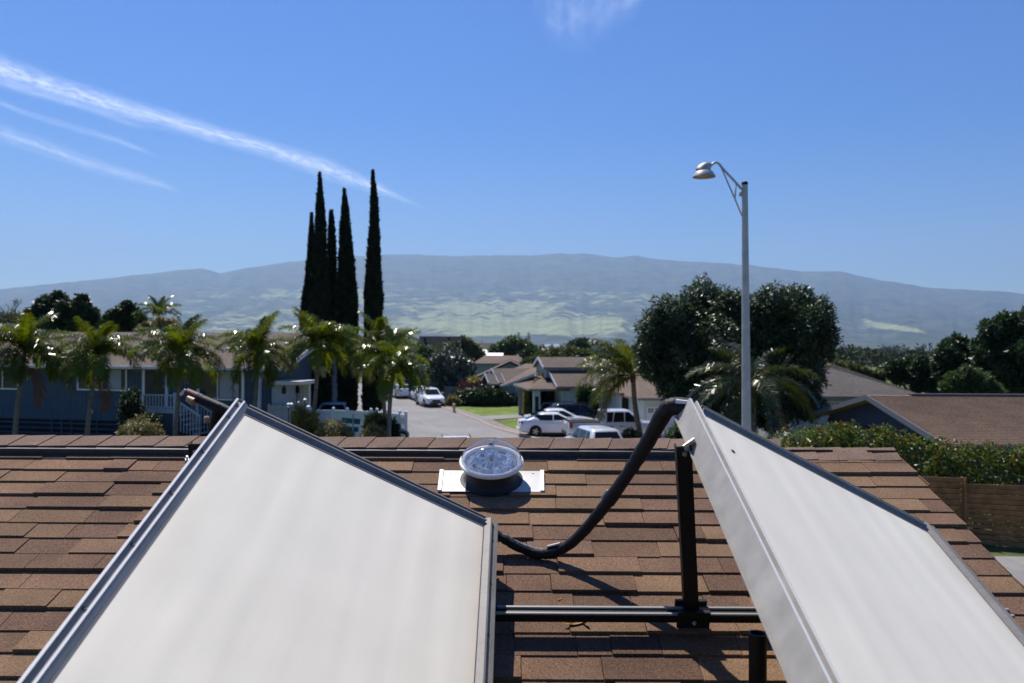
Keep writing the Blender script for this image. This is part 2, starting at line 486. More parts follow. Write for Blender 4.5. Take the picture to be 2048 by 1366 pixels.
# ------------------------------------------------------------------ the roof in front
A = 2.33                        # lens above the roof plane, measured straight down
MS = 0.377                      # slope
TH = math.atan(MS)
EUP = Vector((0, math.cos(TH), math.sin(TH)))
NRM = Vector((0, -math.sin(TH), math.cos(TH)))
def roof_pt(x, y, h=0.0):
    return Vector((x, y, HC - A + MS * y)) + NRM * h
def on_roof(px, py, h=0.0):
    q = P(px, py, 1.0) - Vector((0, 0, HC))
    # (HC + q.z t) = HC - A + MS t + h/cos
    t = (A - h / math.cos(TH)) / (MS - q.z) if False else (-A + h / math.cos(TH)) / (q.z - MS)
    return Vector((q.x * t, t, HC + q.z * t))

RIDGE_Y = 4.56
RAKE_X = 2.175
LEFT_X = -7.0
EAVE_Y = 0.55
GH = gz(0, 4)
house_o = Vector((0, RIDGE_Y, GH))
own = empty('shingled_house', house_o, label='house in the foreground with a brown shingle roof under two solar collectors', cat='house')
BACK_Y = 2 * RIDGE_Y - EAVE_Y
M['own_wall'] = mat('cream_wall', (0.55, 0.5, 0.42), 0.8, 0.2, noise=(3, 0.06))
w = MB(); ez = roof_pt(0, EAVE_Y + 0.45).z - 0.12; rz = roof_pt(0, RIDGE_Y).z - 0.16
for x in (LEFT_X + 0.3, RAKE_X - 0.2):
    w.prism([(x, EAVE_Y + .45, GH - .3), (x, BACK_Y - .45, GH - .3), (x, BACK_Y - .45, ez), (x, RIDGE_Y, rz), (x, EAVE_Y + .45, ez)], (-0.14, 0, 0))
w.box(LEFT_X + .3, RAKE_X - .34, EAVE_Y + .45, EAVE_Y + .59, GH - .3, ez)
w.box(LEFT_X + .3, RAKE_X - .34, BACK_Y - .59, BACK_Y - .45, GH - .3, ez)
w.build('wall', M['own_wall'], own, org=house_o)
deck = MB()
rp, ef = roof_pt(0, RIDGE_Y, -0.004), roof_pt(0, EAVE_Y, -0.004)
for s in (1, -1):
    y1 = RIDGE_Y + s * (EAVE_Y - RIDGE_Y)
    prof = [(LEFT_X, RIDGE_Y, rp.z), (LEFT_X, y1, ef.z), (LEFT_X, y1, ef.z - .03), (LEFT_X, RIDGE_Y, rp.z - .03)]
    if s < 0: prof = prof[::-1]
    deck.prism(prof, (RAKE_X - 0.02 - LEFT_X, 0, 0))
roof = deck.build('roof', M['deck'], own, org=house_o)
fb = MB()
for s in (1, -1):
    y1 = RIDGE_Y + s * (EAVE_Y - RIDGE_Y)
    fb.bar((RAKE_X - .035, RIDGE_Y, rp.z - .13), (RAKE_X - .035, y1, ef.z - .13), .03, .18)
fb.build('rake_board', M['white_paint'], own, org=house_o)

# shingles: tabs of uneven width and thickness, laid course over course
PITCH = 0.1159
Y0 = 4.405
WID = [0.13, 0.19, 0.24, 0.30, 0.36, 0.43]
THK = [0.009, 0.0145, 0.0205]
def shingle_mesh(w, t, matl, length=0.225):
    m = MB(); L = length; a = .0015
    # lower edge at y=0, thick; upper edge buried
    vs = [(a, 0, -.004), (w - a, 0, -.004), (w - a, L, -.012), (a, L, -.012), (a, .002, t), (w - a, .002, t), (w - a, L, -.004), (a, L, -.004)]
    m.add(vs, [(0,3,2,1), (4,5,6,7), (0,1,5,4), (1,2,6,5), (2,3,7,6), (3,0,4,7)])
    return m
sh_me = {(i, j): shingle_mesh(WID[i], THK[j], None).mesh('shingle', M[('shingle', 'shingle_tan', 'shingle_umber')[(i + j) % 3]]) for i in range(6) for j in range(3)}
rg = random.Random(11)
PANELS = []                     # filled with image polygons of the collectors further down
def in_poly(x, y, poly):
    c = False; j = len(poly) - 1
    for i in range(len(poly)):
        if (poly[i][1] > y) != (poly[j][1] > y) and x < (poly[j][0]-poly[i][0]) * (y-poly[i][1]) / (poly[j][1]-poly[i][1]) + poly[i][0]: c = not c
        j = i
    return c
hid = [[(480, 830), (960, 1060), (960, 1400), (80, 1400)], [(1400, 850), (1840, 1060), (2100, 1400), (1690, 1400)]]
rest_v, rest_f = [], []
nsh = 0
for k in range(-1, 34):
    y = Y0 - PITCH * k
    if y < EAVE_Y - 0.02: break
    x = -3.55 - rg.random() * 0.3
    while x < RAKE_X:
        i = rg.choices(range(6), [1, 2, 3, 3, 3, 2])[0]
        j = rg.choices(range(3), [3, 3, 3])[0]
        wd = WID[i]
        sc = 1.0
        if x + wd > RAKE_X - 0.06:
            sc = (RAKE_X + rg.uniform(-.006, .006) - x) / wd
        yy = y + rg.uniform(-.004, .003)
        p = roof_pt(x, yy, 0.006)
        q = proj(roof_pt(x + wd / 2, yy + .06))
        sy = min(1.0, (RIDGE_Y - .006 - yy) / .208)
        vis = -60 < q[0] < 2110 and q[1] < 1390 and not any(in_poly(q[0], q[1], h) for h in hid)
        rx = TH + rg.uniform(-.006, .006); rz = rg.uniform(-.003, .003)
        if vis and nsh < 300:
            link('shingle', sh_me[(i, j)], roof, p - house_o, (rx, 0, rz), (sc, sy, 1)); nsh += 1
        else:
            Mx = Matrix.Translation(p) @ Euler((rx, 0, rz)).to_matrix().to_4x4() @ Matrix.Diagonal((sc, sy, 1, 1))
            b = len(rest_v)
            for v in sh_me[(i, j)].vertices: rest_v.append(tuple(Mx @ v.co - house_o))
            for f in sh_me[(i, j)].polygons: rest_f.append(tuple(b + a for a in f.vertices))
        x += wd * sc
print('shingles', nsh, len(rest_f) // 6)
# courses beyond the frame on the left and on the far slope, as plain stepped rows
for k in range(-1, 34):
    y = Y0 - PITCH * k
    if y < EAVE_Y: break
    for (xa, xb, s) in ((LEFT_X, -3.56, 1), (LEFT_X, RAKE_X, -1)):
        b = len(rest_v)
        for (yy, h) in ((y, .002), (y, .014), (min(y + PITCH * 1.1, RIDGE_Y), .002)):
            for x in (xa, xb):
                p = roof_pt(x, yy, h)
                if s < 0: p = Vector((p.x, 2 * RIDGE_Y - p.y, p.z))
                rest_v.append(tuple(p - house_o))
        fs = [(0, 1, 3, 2), (2, 3, 5, 4)]
        rest_f += [tuple(b + a for a in (f if s > 0 else f[::-1])) for f in fs]
rm = MB(); rm.v = rest_v; rm.f = rest_f
tag(rm.build('shingle_courses', M['shingle'], roof), kind='stuff')

# ridge vent and ridge caps
VENT_X1 = 1.535
def over_ridge(m, x0, x1, h0, h1, wd, skew=0.0, lift=0.0):
    """a strip bent over the ridge, between heights h0 and h1 above the roof planes, wd down each slope"""
    def pt(x, side, d, h):
        y = RIDGE_Y - d * math.cos(TH); z = HC - A + MS * RIDGE_Y - d * math.sin(TH)
        p = Vector((x, y, z)) + NRM * h
        if d == 0: p = Vector((x, RIDGE_Y, z + h / math.cos(TH)))
        if side < 0: p = Vector((p.x, 2 * RIDGE_Y - p.y, p.z))
        return p - house_o
    ring0, ring1 = [], []
    for (x, r, up, sk) in ((x0, ring0, 0, skew), (x1, ring1, lift, skew)):
        r += [pt(x - sk, 1, wd, h0), pt(x - sk, 1, wd, h1 + up), pt(x, 1, 0, h1 + up), pt(x - sk, -1, wd, h1 + up), pt(x - sk, -1, wd, h0), pt(x, 1, 0, h0)]
    b = len(m.v)
    m.add(ring0 + ring1, [(i, (i + 1) % 6, 6 + (i + 1) % 6, 6 + i) for i in range(6)] + [(5, 4, 3, 2), (5, 2, 1, 0), (11, 8, 9, 10), (11, 6, 7, 8)])
    return m
vent = over_ridge(MB(), LEFT_X + .2, VENT_X1 - .02, 0.004, 0.050, 0.122)
vent.build('ridge_vent', M['vent'], roof)
lip = MB(); over_ridge(lip, LEFT_X + .2, VENT_X1 - .02, 0.012, 0.017, 0.150); lip.build('vent_baffle', M['vent'], roof)
x = LEFT_X + .2
while x < VENT_X1:
    wd = 0.168 + rg.uniform(-.012, .012)
    m = over_ridge(MB(), x - .03, min(x + wd, VENT_X1), 0.0505 + rg.uniform(0, .002), 0.056, 0.098 + rg.uniform(-.004, .006), 0.040, 0.005)
    m.build('ridge_cap', M['cap'], roof)
    x += wd
x = VENT_X1 + .01
while x < RAKE_X - .02:
    wd = 0.165 + rg.uniform(-.012, .012)
    m = over_ridge(MB(), x - .03, min(x + wd, RAKE_X + .005), 0.006, 0.013, 0.14 + rg.uniform(-.004, .006), 0.02, 0.005)
    m.build('ridge_cap', M['cap'], roof)
    x += wd

# ------------------------------------------------------------------ solar collectors
TILT = R(28.6)
S_DIR = Vector((1, 0, 0)) * math.cos(TILT) - NRM * math.sin(TILT)     # from the high edge to the low edge
L_DIR = -EUP                                                         # down the roof
N_DIR = Vector((1, 0, 0)) * math.sin(TILT) + NRM * math.cos(TILT)
PW, PL, PD = 1.22, 2.36, 0.092
def glazing_mat():
    m = mat('textured_collector_glass', (0.735, 0.695, 0.59), 0.5, 0.3, blotch=(1.6, 0.05), noise=(240, 0.03))
    nt = m.node_tree; N = nt.nodes; L = nt.links; b = N['Principled BSDF']
    # fins of the absorber show faintly through the milky glass
    tc = N.new('ShaderNodeTexCoord')
    w = N.new('ShaderNodeTexWave'); w.bands_direction = 'X'; w.wave_profile = 'SIN'; w.inputs['Scale'].default_value = 2.3; w.inputs['Distortion'].default_value = .8; w.inputs['Detail'].default_value = 2; w.inputs['Detail Scale'].default_value = .6
    L.new(tc.outputs['Object'], w.inputs['Vector'])
    mr = N.new('ShaderNodeMapRange'); mr.inputs[3].default_value = 0.95; mr.inputs[4].default_value = 1.0; L.new(w.outputs['Fac'], mr.inputs[0])
    src = b.inputs['Base Color'].links[0].from_socket
    x = N.new('ShaderNodeMix'); x.data_type = 'RGBA'; x.blend_type = 'MULTIPLY'; x.inputs[0].default_value = 1
    L.new(src, x.inputs[6]); L.new(mr.outputs[0], x.inputs[7]); 
    # brown run-off stain that has dried along the low edge, and light dust speckle
    sp = N.new('ShaderNodeSeparateXYZ'); L.new(tc.outputs['Object'], sp.inputs[0])
    ex = N.new('ShaderNodeMapRange'); ex.inputs[1].default_value = PW - .20; ex.inputs[2].default_value = PW - .055; L.new(sp.outputs['X'], ex.inputs[0])
    pw = N.new('ShaderNodeMath'); pw.operation = 'POWER'; pw.inputs[1].default_value = 4.0; L.new(ex.outputs[0], pw.inputs[0])
    sn = N.new('ShaderNodeTexNoise'); sn.inputs['Scale'].default_value = 6; sn.inputs['Detail'].default_value = 5; L.new(tc.outputs['Object'], sn.inputs['Vector'])
    sm = N.new('ShaderNodeMath'); sm.operation = 'MULTIPLY'; L.new(pw.outputs[0], sm.inputs[0]); L.new(sn.outputs['Fac'], sm.inputs[1])
    st_ = N.new('ShaderNodeMix'); st_.data_type = 'RGBA'; L.new(sm.outputs[0], st_.inputs[0]); L.new(x.outputs[2], st_.inputs[6]); st_.inputs[7].default_value = (.50, .36, .22, 1)
    mp = N.new('ShaderNodeMapping'); mp.inputs['Scale'].default_value = (14, 1.1, 1); L.new(tc.outputs['Object'], mp.inputs['Vector'])
    dn = N.new('ShaderNodeTexNoise'); dn.inputs['Scale'].default_value = 1; dn.inputs['Detail'].default_value = 6; L.new(mp.outputs[0], dn.inputs['Vector'])
    dr_ = N.new('ShaderNodeMapRange'); dr_.inputs[1].default_value = .3; dr_.inputs[2].default_value = .75; dr_.inputs[3].default_value = 1.0; dr_.inputs[4].default_value = .93; L.new(dn.outputs['Fac'], dr_.inputs[0])
    y_ = N.new('ShaderNodeMix'); y_.data_type = 'RGBA'; y_.blend_type = 'MULTIPLY'; y_.inputs[0].default_value = 1
    L.new(st_.outputs[2], y_.inputs[6]); L.new(dr_.outputs[0], y_.inputs[7]); L.new(y_.outputs[2], b.inputs['Base Color'])
    t = N.new('ShaderNodeTexNoise'); t.inputs['Scale'].default_value = 2.2; t.inputs['Detail'].default_value = 2; L.new(tc.outputs['Object'], t.inputs['Vector'])
    bp = N.new('ShaderNodeBump'); bp.inputs['Strength'].default_value = 0.25; bp.inputs['Distance'].default_value = 0.02
    L.new(t.outputs['Fac'], bp.inputs['Height']); L.new(bp.outputs[0], b.inputs['Normal'])
    return m
M['glazing'] = glazing_mat()
def collector():
    root = empty('solar_collector', (0, 0, 0))
    # local axes: x across (high edge x=0, low edge x=PW), y down the roof, z out of the glass; frame top at z=0
    MB().box(.03, PW - .03, .03, PL - .03, -.018, -.012).build('glazing', M['glazing'], root)
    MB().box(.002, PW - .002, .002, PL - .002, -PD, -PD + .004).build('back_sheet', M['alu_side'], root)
    def rail(a, b, inward):
        """extruded frame rail: outer wall, lip, screw groove, ridge and the bevel that holds the glass"""
        a, b, inward = Vector(a), Vector(b), Vector(inward)
        prof = [(0, -PD), (0, .002), (.009, .003), (.0095, -.010), (.029, -.010), (.0295, .005), (.037, .005), (.058, -.0112), (.058, -.020), (.003, -.022), (.003, -PD + .004), (.02, -PD + .004), (.02, -PD)]
        vs = [q + inward * u + Vector((0, 0, h)) for q in (a, b) for u, h in prof]
        n = len(prof)
        m = MB(); m.add(vs, [(i, (i + 1) % n, n + (i + 1) % n, n + i) for i in range(n)] + [tuple(reversed(range(n))), tuple(range(n, 2 * n))])
        return m
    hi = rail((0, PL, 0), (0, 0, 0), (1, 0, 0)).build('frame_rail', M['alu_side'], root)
    lo = rail((PW, 0, 0), (PW, PL, 0), (-1, 0, 0)).build('frame_rail', M['alu'], root)
    tp = rail((.0585, .0, -.0005), (PW - .0585, .0, -.0005), (0, 1, 0)).build('frame_rail', M['alu'], root)
    bt = rail((PW - .0585, PL, -.0005), (.0585, PL, -.0005), (0, -1, 0)).build('frame_rail', M['alu'], root)
    for r_, x_ in ((hi, .0195), (lo, PW - .0195)):
        yy = .035
        first = True
        while yy < PL:
            MB().lathe([(.0001, .0005), (.0062, .0005), (.0062, -.004), (.0001, -.004)][::-1], 8, Matrix.Translation((x_, yy, -.0065))).build('screw', M['vent'], r_)
            yy += .10 if first else .285
            first = False
    # rail lips, sun glare painted white on the high rail; flange at the foot
    M.setdefault('lip_glare', mat('painted_lip_glare', (.78, .77, .74), .35, .5, .2))
    for r_, x_, sg in ((hi, 0, 1), (lo, PW, -1)):
        for u0, u1, h in ((.0006, .0086, .0031), (.0300, .0366, .0052)):
            MB().box(min(x_ + sg * u0, x_ + sg * u1), max(x_ + sg * u0, x_ + sg * u1), .001, PL - .001, h, h + .0012).build('rail_lip', M['lip_glare'] if sg > 0 else M['alu'], r_)
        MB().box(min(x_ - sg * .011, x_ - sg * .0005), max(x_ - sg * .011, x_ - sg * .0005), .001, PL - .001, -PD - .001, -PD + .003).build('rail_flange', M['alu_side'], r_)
    # black seal between glass and frame
    sl = MB()
    for (x0, x1, y0, y1) in ((.058, .064, .058, PL - .058), (PW - .062, PW - .058, .058, PL - .058), (.0645, PW - .0625, .058, .070), (.0645, PW - .0625, PL - .064, PL - .058)):
        sl.box(x0, x1, y0, y1, -.0125, -.0105)
    sl.build('glass_seal', M['seal'], root)
    for o in root.children_recursive:           # mirrored so that y runs up the roof
        o.data.transform(Matrix.Scale(-1, 4, (0, 1, 0))); o.data.flip_normals()
    return root
fr = Matrix((S_DIR, EUP, N_DIR)).transposed()
P1 = P(473, 797, 3.283); Q1 = P(1378, 797, 3.146)
if fr.determinant() < 0: raise ValueError('panel frame')
c1 = collector(); c1.location = P1; c1.rotation_euler = fr.to_euler()
tag(c1, 'large solar collector with milky glass nearest the left, sunlit warm white', 'solar panel', 'solar collectors on the roof')
c2 = copy_tree(c1); c2.location = Q1; c2.rotation_euler = fr.to_euler()
tag(c2, 'solar collector to the right of the black strut, its silver side showing', 'solar panel', 'solar collectors on the roof')
# small hardware marks on the right collector
MB().box(.115, .127, -.312, -.30, -.0119, -.008).build('stain_chip', M['maroon'], c2)

# mounting rails and struts
rail_y = 3.15
def rail_at(y, h0, h1, x0, x1, root_o, root):
    m = MB()
    Mx = Matrix.Translation(roof_pt(0, y)) @ Euler((TH, 0, 0)).to_matrix().to_4x4()
    m.box(x0, x1, -.022, .022, h0, h1, Mx)
    return m
M['lip_glint'] = mat('painted_lip_glint', (.26, .26, .26), .45, .4)  # grey stands for the highlight along the black rail's top lips
mount_o = roof_pt(0.6, rail_y)
mount = empty('mounting_frame', mount_o, label='black metal rail and struts carrying the solar collectors', cat='mounting frame')
rail_at(rail_y, .066, .100, -1.35, 1.95, mount_o, mount).build('rail', M['black_metal'], mount, org=mount_o)
rail_at(1.55, .066, .100, -1.35, 1.95, mount_o, mount).build('rail', M['black_metal'], mount, org=mount_o)
for yy in (rail_y, 1.55):
    Mx = Matrix.Translation(roof_pt(0, yy)) @ Euler((TH, 0, 0)).to_matrix().to_4x4()
    for q in (-.018, .018):
        MB().box(-1.348, 1.948, q - .0045, q + .0045, .1002, .108, Mx).build('rail_lip', M['lip_glint'], mount, org=mount_o)
    for xx in (-1.2, -.25, 1.6):
        b = roof_pt(xx, yy)
        MB().bar(b + NRM * .0, b + NRM * .066, .05, .03, (1, 0, 0)).build('standoff', M['black_metal'], mount, org=mount_o)
def clamp_and_strut(px, top, name='strut'):
    b = roof_pt(px, rail_y)
    Mx = Matrix.Translation(b) @ Euler((TH, 0, 0)).to_matrix().to_4x4()
    MB().box(-.062, .062, -.040, -.0225, .055, .128, Mx).build('bracket', M['black_metal'], mount, org=mount_o)
    MB().box(-.062, .062, .0225, .036, .06, .132, Mx).build('bracket', M['black_metal'], mount, org=mount_o)
    foot = b + NRM * .085 - EUP * .01
    d = (Vector(top) - foot)
    m = MB()                                   # an angle section, open at its upper end
    m.bar(foot, foot + d, .052, .004, (0, 1, 0))
    ax = d.normalized(); side = ax.cross(Vector((0, 1, 0))).normalized()
    back = side.cross(ax).normalized()
    for s in (-1, 1):
        m.bar(foot + side * (s * .026) + back * .018, foot + d + side * (s * .026) + back * .018, .004, .036, (0, 1, 0))
    m.build(name, M['black_metal'], mount, org=mount_o)
    for q, rr in ((foot - EUP * .036 - NRM * .0, .010),):
        MB().lathe([(.0001, 0), (rr, 0), (rr * .8, .008), (.0001, .009)], 8, Matrix.Translation(q) @ Vector((0, -1, .3)).to_track_quat('Z', 'Y').to_matrix().to_4x4()).build('bolt', M['bolt'], mount, org=mount_o)
    MB().lathe([(.0001, 0), (.011, 0), (.008, .009), (.0001, .010)], 8, Matrix.Translation(foot + d - back * .003 - ax * .03) @ (-back).to_track_quat('Z', 'Y').to_matrix().to_4x4()).build('bolt', M['bolt'], mount, org=mount_o)
    return foot
def panel_pt(o, x, y, z):
    return Vector(o) + S_DIR * x + L_DIR * y + N_DIR * z
t1 = panel_pt(Q1, -.035, .285, -.085)
sx = P(1380, 1195, rail_y).x
clamp_and_strut(sx, t1)
tab = MB(); q = panel_pt(Q1, -.003, .27, -.055)
tab.bar(t1 + Vector((.0, -.005, -.01)), q, .03, .005, L_DIR)
tab.build('strut_tab', M['bolt'], mount, org=mount_o)
t0 = panel_pt(P1, -.035, .285, -.085)
clamp_and_strut(t0.x + .03, t0)
for o_, w_ in ((P1, 0), (Q1, 1)):
    q = panel_pt(o_, PW - .03, .36, -PD)
    foot = roof_pt(q.x + (.06 if w_ == 0 else 0), rail_y)
    MB().bar(foot + NRM * .1, q + Vector((0, -.02, 0)), .05, .012, L_DIR).build('foot_bracket', M['black_metal'], mount, org=mount_o)

# stub of black vent pipe in front
vp = on_roof(1515, 1400)
vq = P(1515, 1270, vp.y - .02)
pipe = empty('vent_pipe', vp, label='short black open-topped vent pipe rising from the shingles', cat='pipe')
h = vq.z - vp.z
MB().lathe([(.031, -.05), (.031, h - .004), (.033, h), (.026, h), (.025, h - .1)], 20, None, False).build('pipe', M['black_metal'], pipe, smooth=True, angle=40)
MB().lathe([(.09, -.01), (.085, .012), (.04, .05), (.034, .06)], 20, Euler((TH * .5, 0, 0)).to_matrix().to_4x4(), False).build('flashing_boot', M['dark_rubber'], pipe, smooth=True)

# insulated pipe slung between the collectors
def spline(pts, n=8):
    out = []
    P_ = [pts[0]] + list(pts) + [pts[-1]]
    for i in range(1, len(P_) - 2):
        for k in range(n):
            t = k / n
            a, b, c, d = P_[i-1], P_[i], P_[i+1], P_[i+2]
            out.append(0.5 * ((2*b) + (c-a)*t + (2*a-5*b+4*c-d)*t*t + (3*b-a-3*c+d)*t**3))
    out.append(P_[-2]); return out
hp = [P(960, 1052, 3.62), P(1005, 1076, 3.60), P(1045, 1097, 3.58), P(1088, 1107, 3.56), P(1140, 1088, 3.52), P(1200, 1024, 3.46), P(1258, 944, 3.38), P(1300, 876, 3.30), P(1330, 824, 3.23), P(1350, 812, 3.20), P(1385, 815, 3.17)]
path = spline(hp, 8)
rr = np.interp(np.linspace(0, 1, len(path)), [0, .25, .45, .7, .86, .9, 1], [.021, .022, .025, .031, .036, .035, .032])
rj = rng(5); rr = rr * (1 + .14 * (rj.random(len(rr)) - .5))
ho = path[0]
hose = empty('insulated_pipe', ho, label='thick black insulated pipe slung between the two collectors', cat='pipe')
MB().tube(path, list(rr), 14).build('foam_sleeve', M['foam'], hose, org=ho, smooth=True)
def wrap(t, ln, extra, matl, name):
    i = int(t * (len(path) - 1)); d = (path[i + 1] - path[i - 1]).normalized(); c = path[i]
    k = [(c - d * ln / 2), (c + d * ln / 2)]
    MB().tube(k, [rr[i] + extra] * 2, 14).build(name, matl, hose, org=ho, smooth=True, angle=50)
wrap(.16, .03, .002, M['foam'], 'joint_collar'); wrap(.66, .035, .0025, M['foam'], 'joint_collar'); wrap(.78, .04, .0025, M['foam'], 'joint_collar')
wrap(.335, .060, .0032, M['foam'], 'joint_collar')
wrap(.545, .05, .0032, M['foam'], 'joint_collar')
def clip(t, ln, w_, off):
    i = int(t * (len(path) - 1)); d = (path[i + 1] - path[i - 1]).normalized(); c = path[i]
    up = Vector((-.2, .1, 1)); up = (up - d * up.dot(d)).normalized()
    q = c + up * (rr[i] + .005) + d * off
    MB().bar(q - d * ln / 2, q + d * ln / 2, w_, .006, up).build('tape_strip', M['tape'], hose, org=ho)
clip(.345, .062, .028, .012)
clip(.545, .05, .022, -.01)
# split line of the sleeve: a thin paler seam along the top of the sleeve's left half
seam = [q + Vector((0, -.004, rr[i] * .97)) for i, q in enumerate(path[8:28], 8)]
MB().tube(seam, .0028, 6).build('sleeve_seam', M['tape'], hose, org=ho)
# riser joint where the pipe enters the right collector
MB().tube([P(1348, 812, 3.20), P(1385, 816, 3.17)], [.037, .038], 14).build('elbow_wrap', M['foam'], hose, org=ho, smooth=True, angle=50)
MB().tube([P(1352, 803, 3.17), P(1378, 806, 3.15)], [.010, .010], 8).build('cable_tie', M['tape'], hose, org=ho)

# pipe stub on the far side of the left collector
lp = [P(372, 786, 3.45), P(405, 800, 3.42), P(440, 815, 3.40), P(480, 835, 3.38)]
lo_ = lp[0]
stub = empty('insulated_pipe', lo_, label='short black insulated pipe stub sticking out left of the left collector', cat='pipe')
MB().tube(spline([P(397, 795, 3.43)] + lp[1:], 5), [.022] * 16, 12).build('foam_sleeve', M['foam'], stub, org=lo_, smooth=True)
MB().tube([P(374, 785, 3.45), P(400, 797, 3.43)], [.019, .0215], 12).build('rubber_cap', M['maroon'], stub, org=lo_, smooth=True, angle=40)
MB().tube([P(375, 797, 3.42), P(388, 804, 3.41)], [.014, .018], 10).build('brass_fitting', M['tan'], stub, org=lo_, smooth=True, angle=40)
MB().bar(P(361, 790, 3.44), P(371, 779, 3.44), .010, .012).build('clip', M['tape'], stub, org=lo_)
MB().tube(spline([P(440, 818, 3.42), P(432, 850, 3.44), P(428, 900, 3.46)], 4), [.028] * 9, 12).build('drop_sleeve', M['foam'], stub, org=lo_, smooth=True)
MB().tube([P(413, 832, 3.36), P(414, 846, 3.36)], [.010, .016], 8).build('valve', M['tan'], stub, org=lo_, smooth=True)

# conduit strap on the shingles beside the left collector
so = on_roof(378, 922, 0.012)
tag(MB().box(-.02, .02, -.012, .012, 0, .012, Euler((TH, 0, .5)).to_matrix().to_4x4()).box(-.016, -.006, -.010, .010, .0121, .03, Euler((TH, 0, .5)).to_matrix().to_4x4()).build('strap', M['tape'], None, so), 'small pale metal strap on the shingles beside the left collector', 'strap')

# ------------------------------------------------------------------ tubular skylight
B = on_roof(983, 966)
sk = empty('tubular_skylight', B, (TH, 0, 0), label='tubular skylight with clear dome and bright metal flashing on the shingles', cat='skylight')
fl = MB()
fl.box(-.262, .262, -.125, .085, .021, .0245)
fl.build('flashing', M['flash'], sk)
for s in (-1, 1):
    MB().bar((s * .262, -.124, .0285), (s * .268, .084, .0285), .020, .008).build('flashing_hem', M['white_metal'], sk)
for x_, y_ in ((-.20, -.09), (.20, -.09), (-.22, .06), (.22, .06)):
    MB().lathe([(.0001, 0), (.006, 0), (.004, .003), (.0001, .003)], 8, Matrix.Translation((x_, y_, .0246))).build('nail', M['bolt'], sk)
MB().lathe([(.165, .0247), (.150, .028), (.136, .035), (.132, .045), (.131, .108), (.1305, .108), (.1305, .0248)], 36, None, False).build('tube_collar', M['dark_rubber'], sk, smooth=True, angle=45)
MB().lathe([(.131, .1085), (.158, .112), (.166, .121), (.167, .132), (.162, .137), (.146, .138), (.140, .134), (.138, .12), (.131, .112)], 40, None, False).build('dome_ring', M['white_metal'], sk, smooth=True, angle=35)
gl = bpy.data.materials.new('clear_acrylic'); gl.use_nodes = True
g_ = gl.node_tree.nodes['Principled BSDF']; g_.inputs['Base Color'].default_value = (.97, .98, 1, 1); g_.inputs['Roughness'].default_value = .05; g_.inputs['Transmission Weight'].default_value = 1.0; g_.inputs['IOR'].default_value = 1.15
M['acrylic'] = gl
dm = [(.158 * math.cos(a), .139 + .088 * math.sin(a)) for a in np.linspace(0, math.pi / 2, 12)]; dm[-1] = (.0005, dm[-1][1])
dmi = [(r_ * .97, .139 + (z_ - .139) * .965) for r_, z_ in dm][::-1]
MB().lathe(dm + dmi, 40, None, False).build('dome', M['acrylic'], sk, smooth=True)
M['mirror'] = mat('prismatic_reflector', (.85, .86, .85), .12, .6, .35, bump=(30, 1.0, .05))
lens = MB()
rl = rng(4)
n, k = 28, 7
vs = []; fs = []
for i in range(k):
    for j in range(n):
        a = 2 * math.pi * (j + .5 * (i % 2)) / n; r_ = .137 * (i / (k - 1)) + .0005
        z_ = .112 + (.036 * rl.random() if 0 < i < k - 1 else 0)
        vs.append((r_ * math.cos(a), r_ * math.sin(a), z_))
for i in range(k - 1):
    for j in range(n): fs.append((i*n+j, i*n+(j+1)%n, (i+1)*n+(j+1)%n, (i+1)*n+j))
lens.add(vs, fs)
lens.build('prism_lens', M['mirror'], sk)
MB().lathe([(.1302, .03), (.1302, .118)], 36, None, False).build('light_tube', M['mirror'], sk, smooth=True)

# dead leaves blown against the rail
M['dead'] = mat('dried_leaf', (.30, .17, .07), .8, .2, noise=(30, .3))
for i, (px_, py_, s_, a_) in enumerate(((1152, 1247, .055, .4), (1168, 1250, .035, 2.0), (1120, 1197, .030, 1.2))):
    b = on_roof(px_, py_, .012)
    rl = rng(30 + i); m = MB(); n = 7
    vs = []
    for t in np.linspace(0, 1, n):
        wv = math.sin(math.pi * (t * .9 + .05)) * .33
        for s in (-1, 0, 1):
            vs.append(((t - .5) * s_ * 2, s * wv * s_, (.25 * abs(s) * wv + .25 * (t - .5) ** 2 + .06 * rl.random()) * s_ * 2))
    fs = []
    for t in range(n - 1):
        for s in range(2): fs.append((t*3+s, t*3+s+1, t*3+s+4, t*3+s+3))
    m.add(vs, fs)
    tag(m.build('dried_leaf', M['dead'], None, b, (TH, 0, a_)), ['curled brown dead leaf, biggest one below the black rail', 'smaller brown dead leaf beside the biggest one', 'small brown dead leaf just above the black rail'][i], 'leaf', 'dead leaves on the roof')

# ------------------------------------------------------------------ street lamp
ld = 17.0
lt = P(1489.5, 368, ld); lb = P(1493, 868, ld); ax = (lt - lb)
gz_l = gz(lb.x, ld)
base = lb + ax * ((gz_l - lb.z) / ax.z)
lamp = empty('street_lamp', base, label='tall grey street lamp with a curved arm behind the right collector', cat='street lamp')
pts_ = [base + (lt - base) * t for t in np.linspace(0, 1, 12)]
MB().tube(pts_, [float(q) for q in np.linspace(.118, .062, 12)], 20).build('pole', M['pole'], lamp, org=base, smooth=True, angle=50)
MB().tube([lt + Vector((0, 0, -.02)), lt + Vector((0, 0, .035)), lt + Vector((0, 0, .055))], [.068, .068, .04], 20).build('pole_cap', M['black_metal'], lamp, org=base, smooth=True, angle=50)
MB().tube([base, base + Vector((0, 0, .03)), base + Vector((0, 0, .25))], [.2, .19, .13], 16).build('base_flange', M['pole'], lamp, org=base)
ar = spline([P(1484, 379, ld), P(1465, 358, ld), P(1446, 338, ld), P(1439, 329, ld), P(1432, 325, ld), P(1425, 328, ld), P(1420, 334, ld)], 6)
MB().tube(ar, .026, 12).build('arm', M['pole'], lamp, org=base, smooth=True)
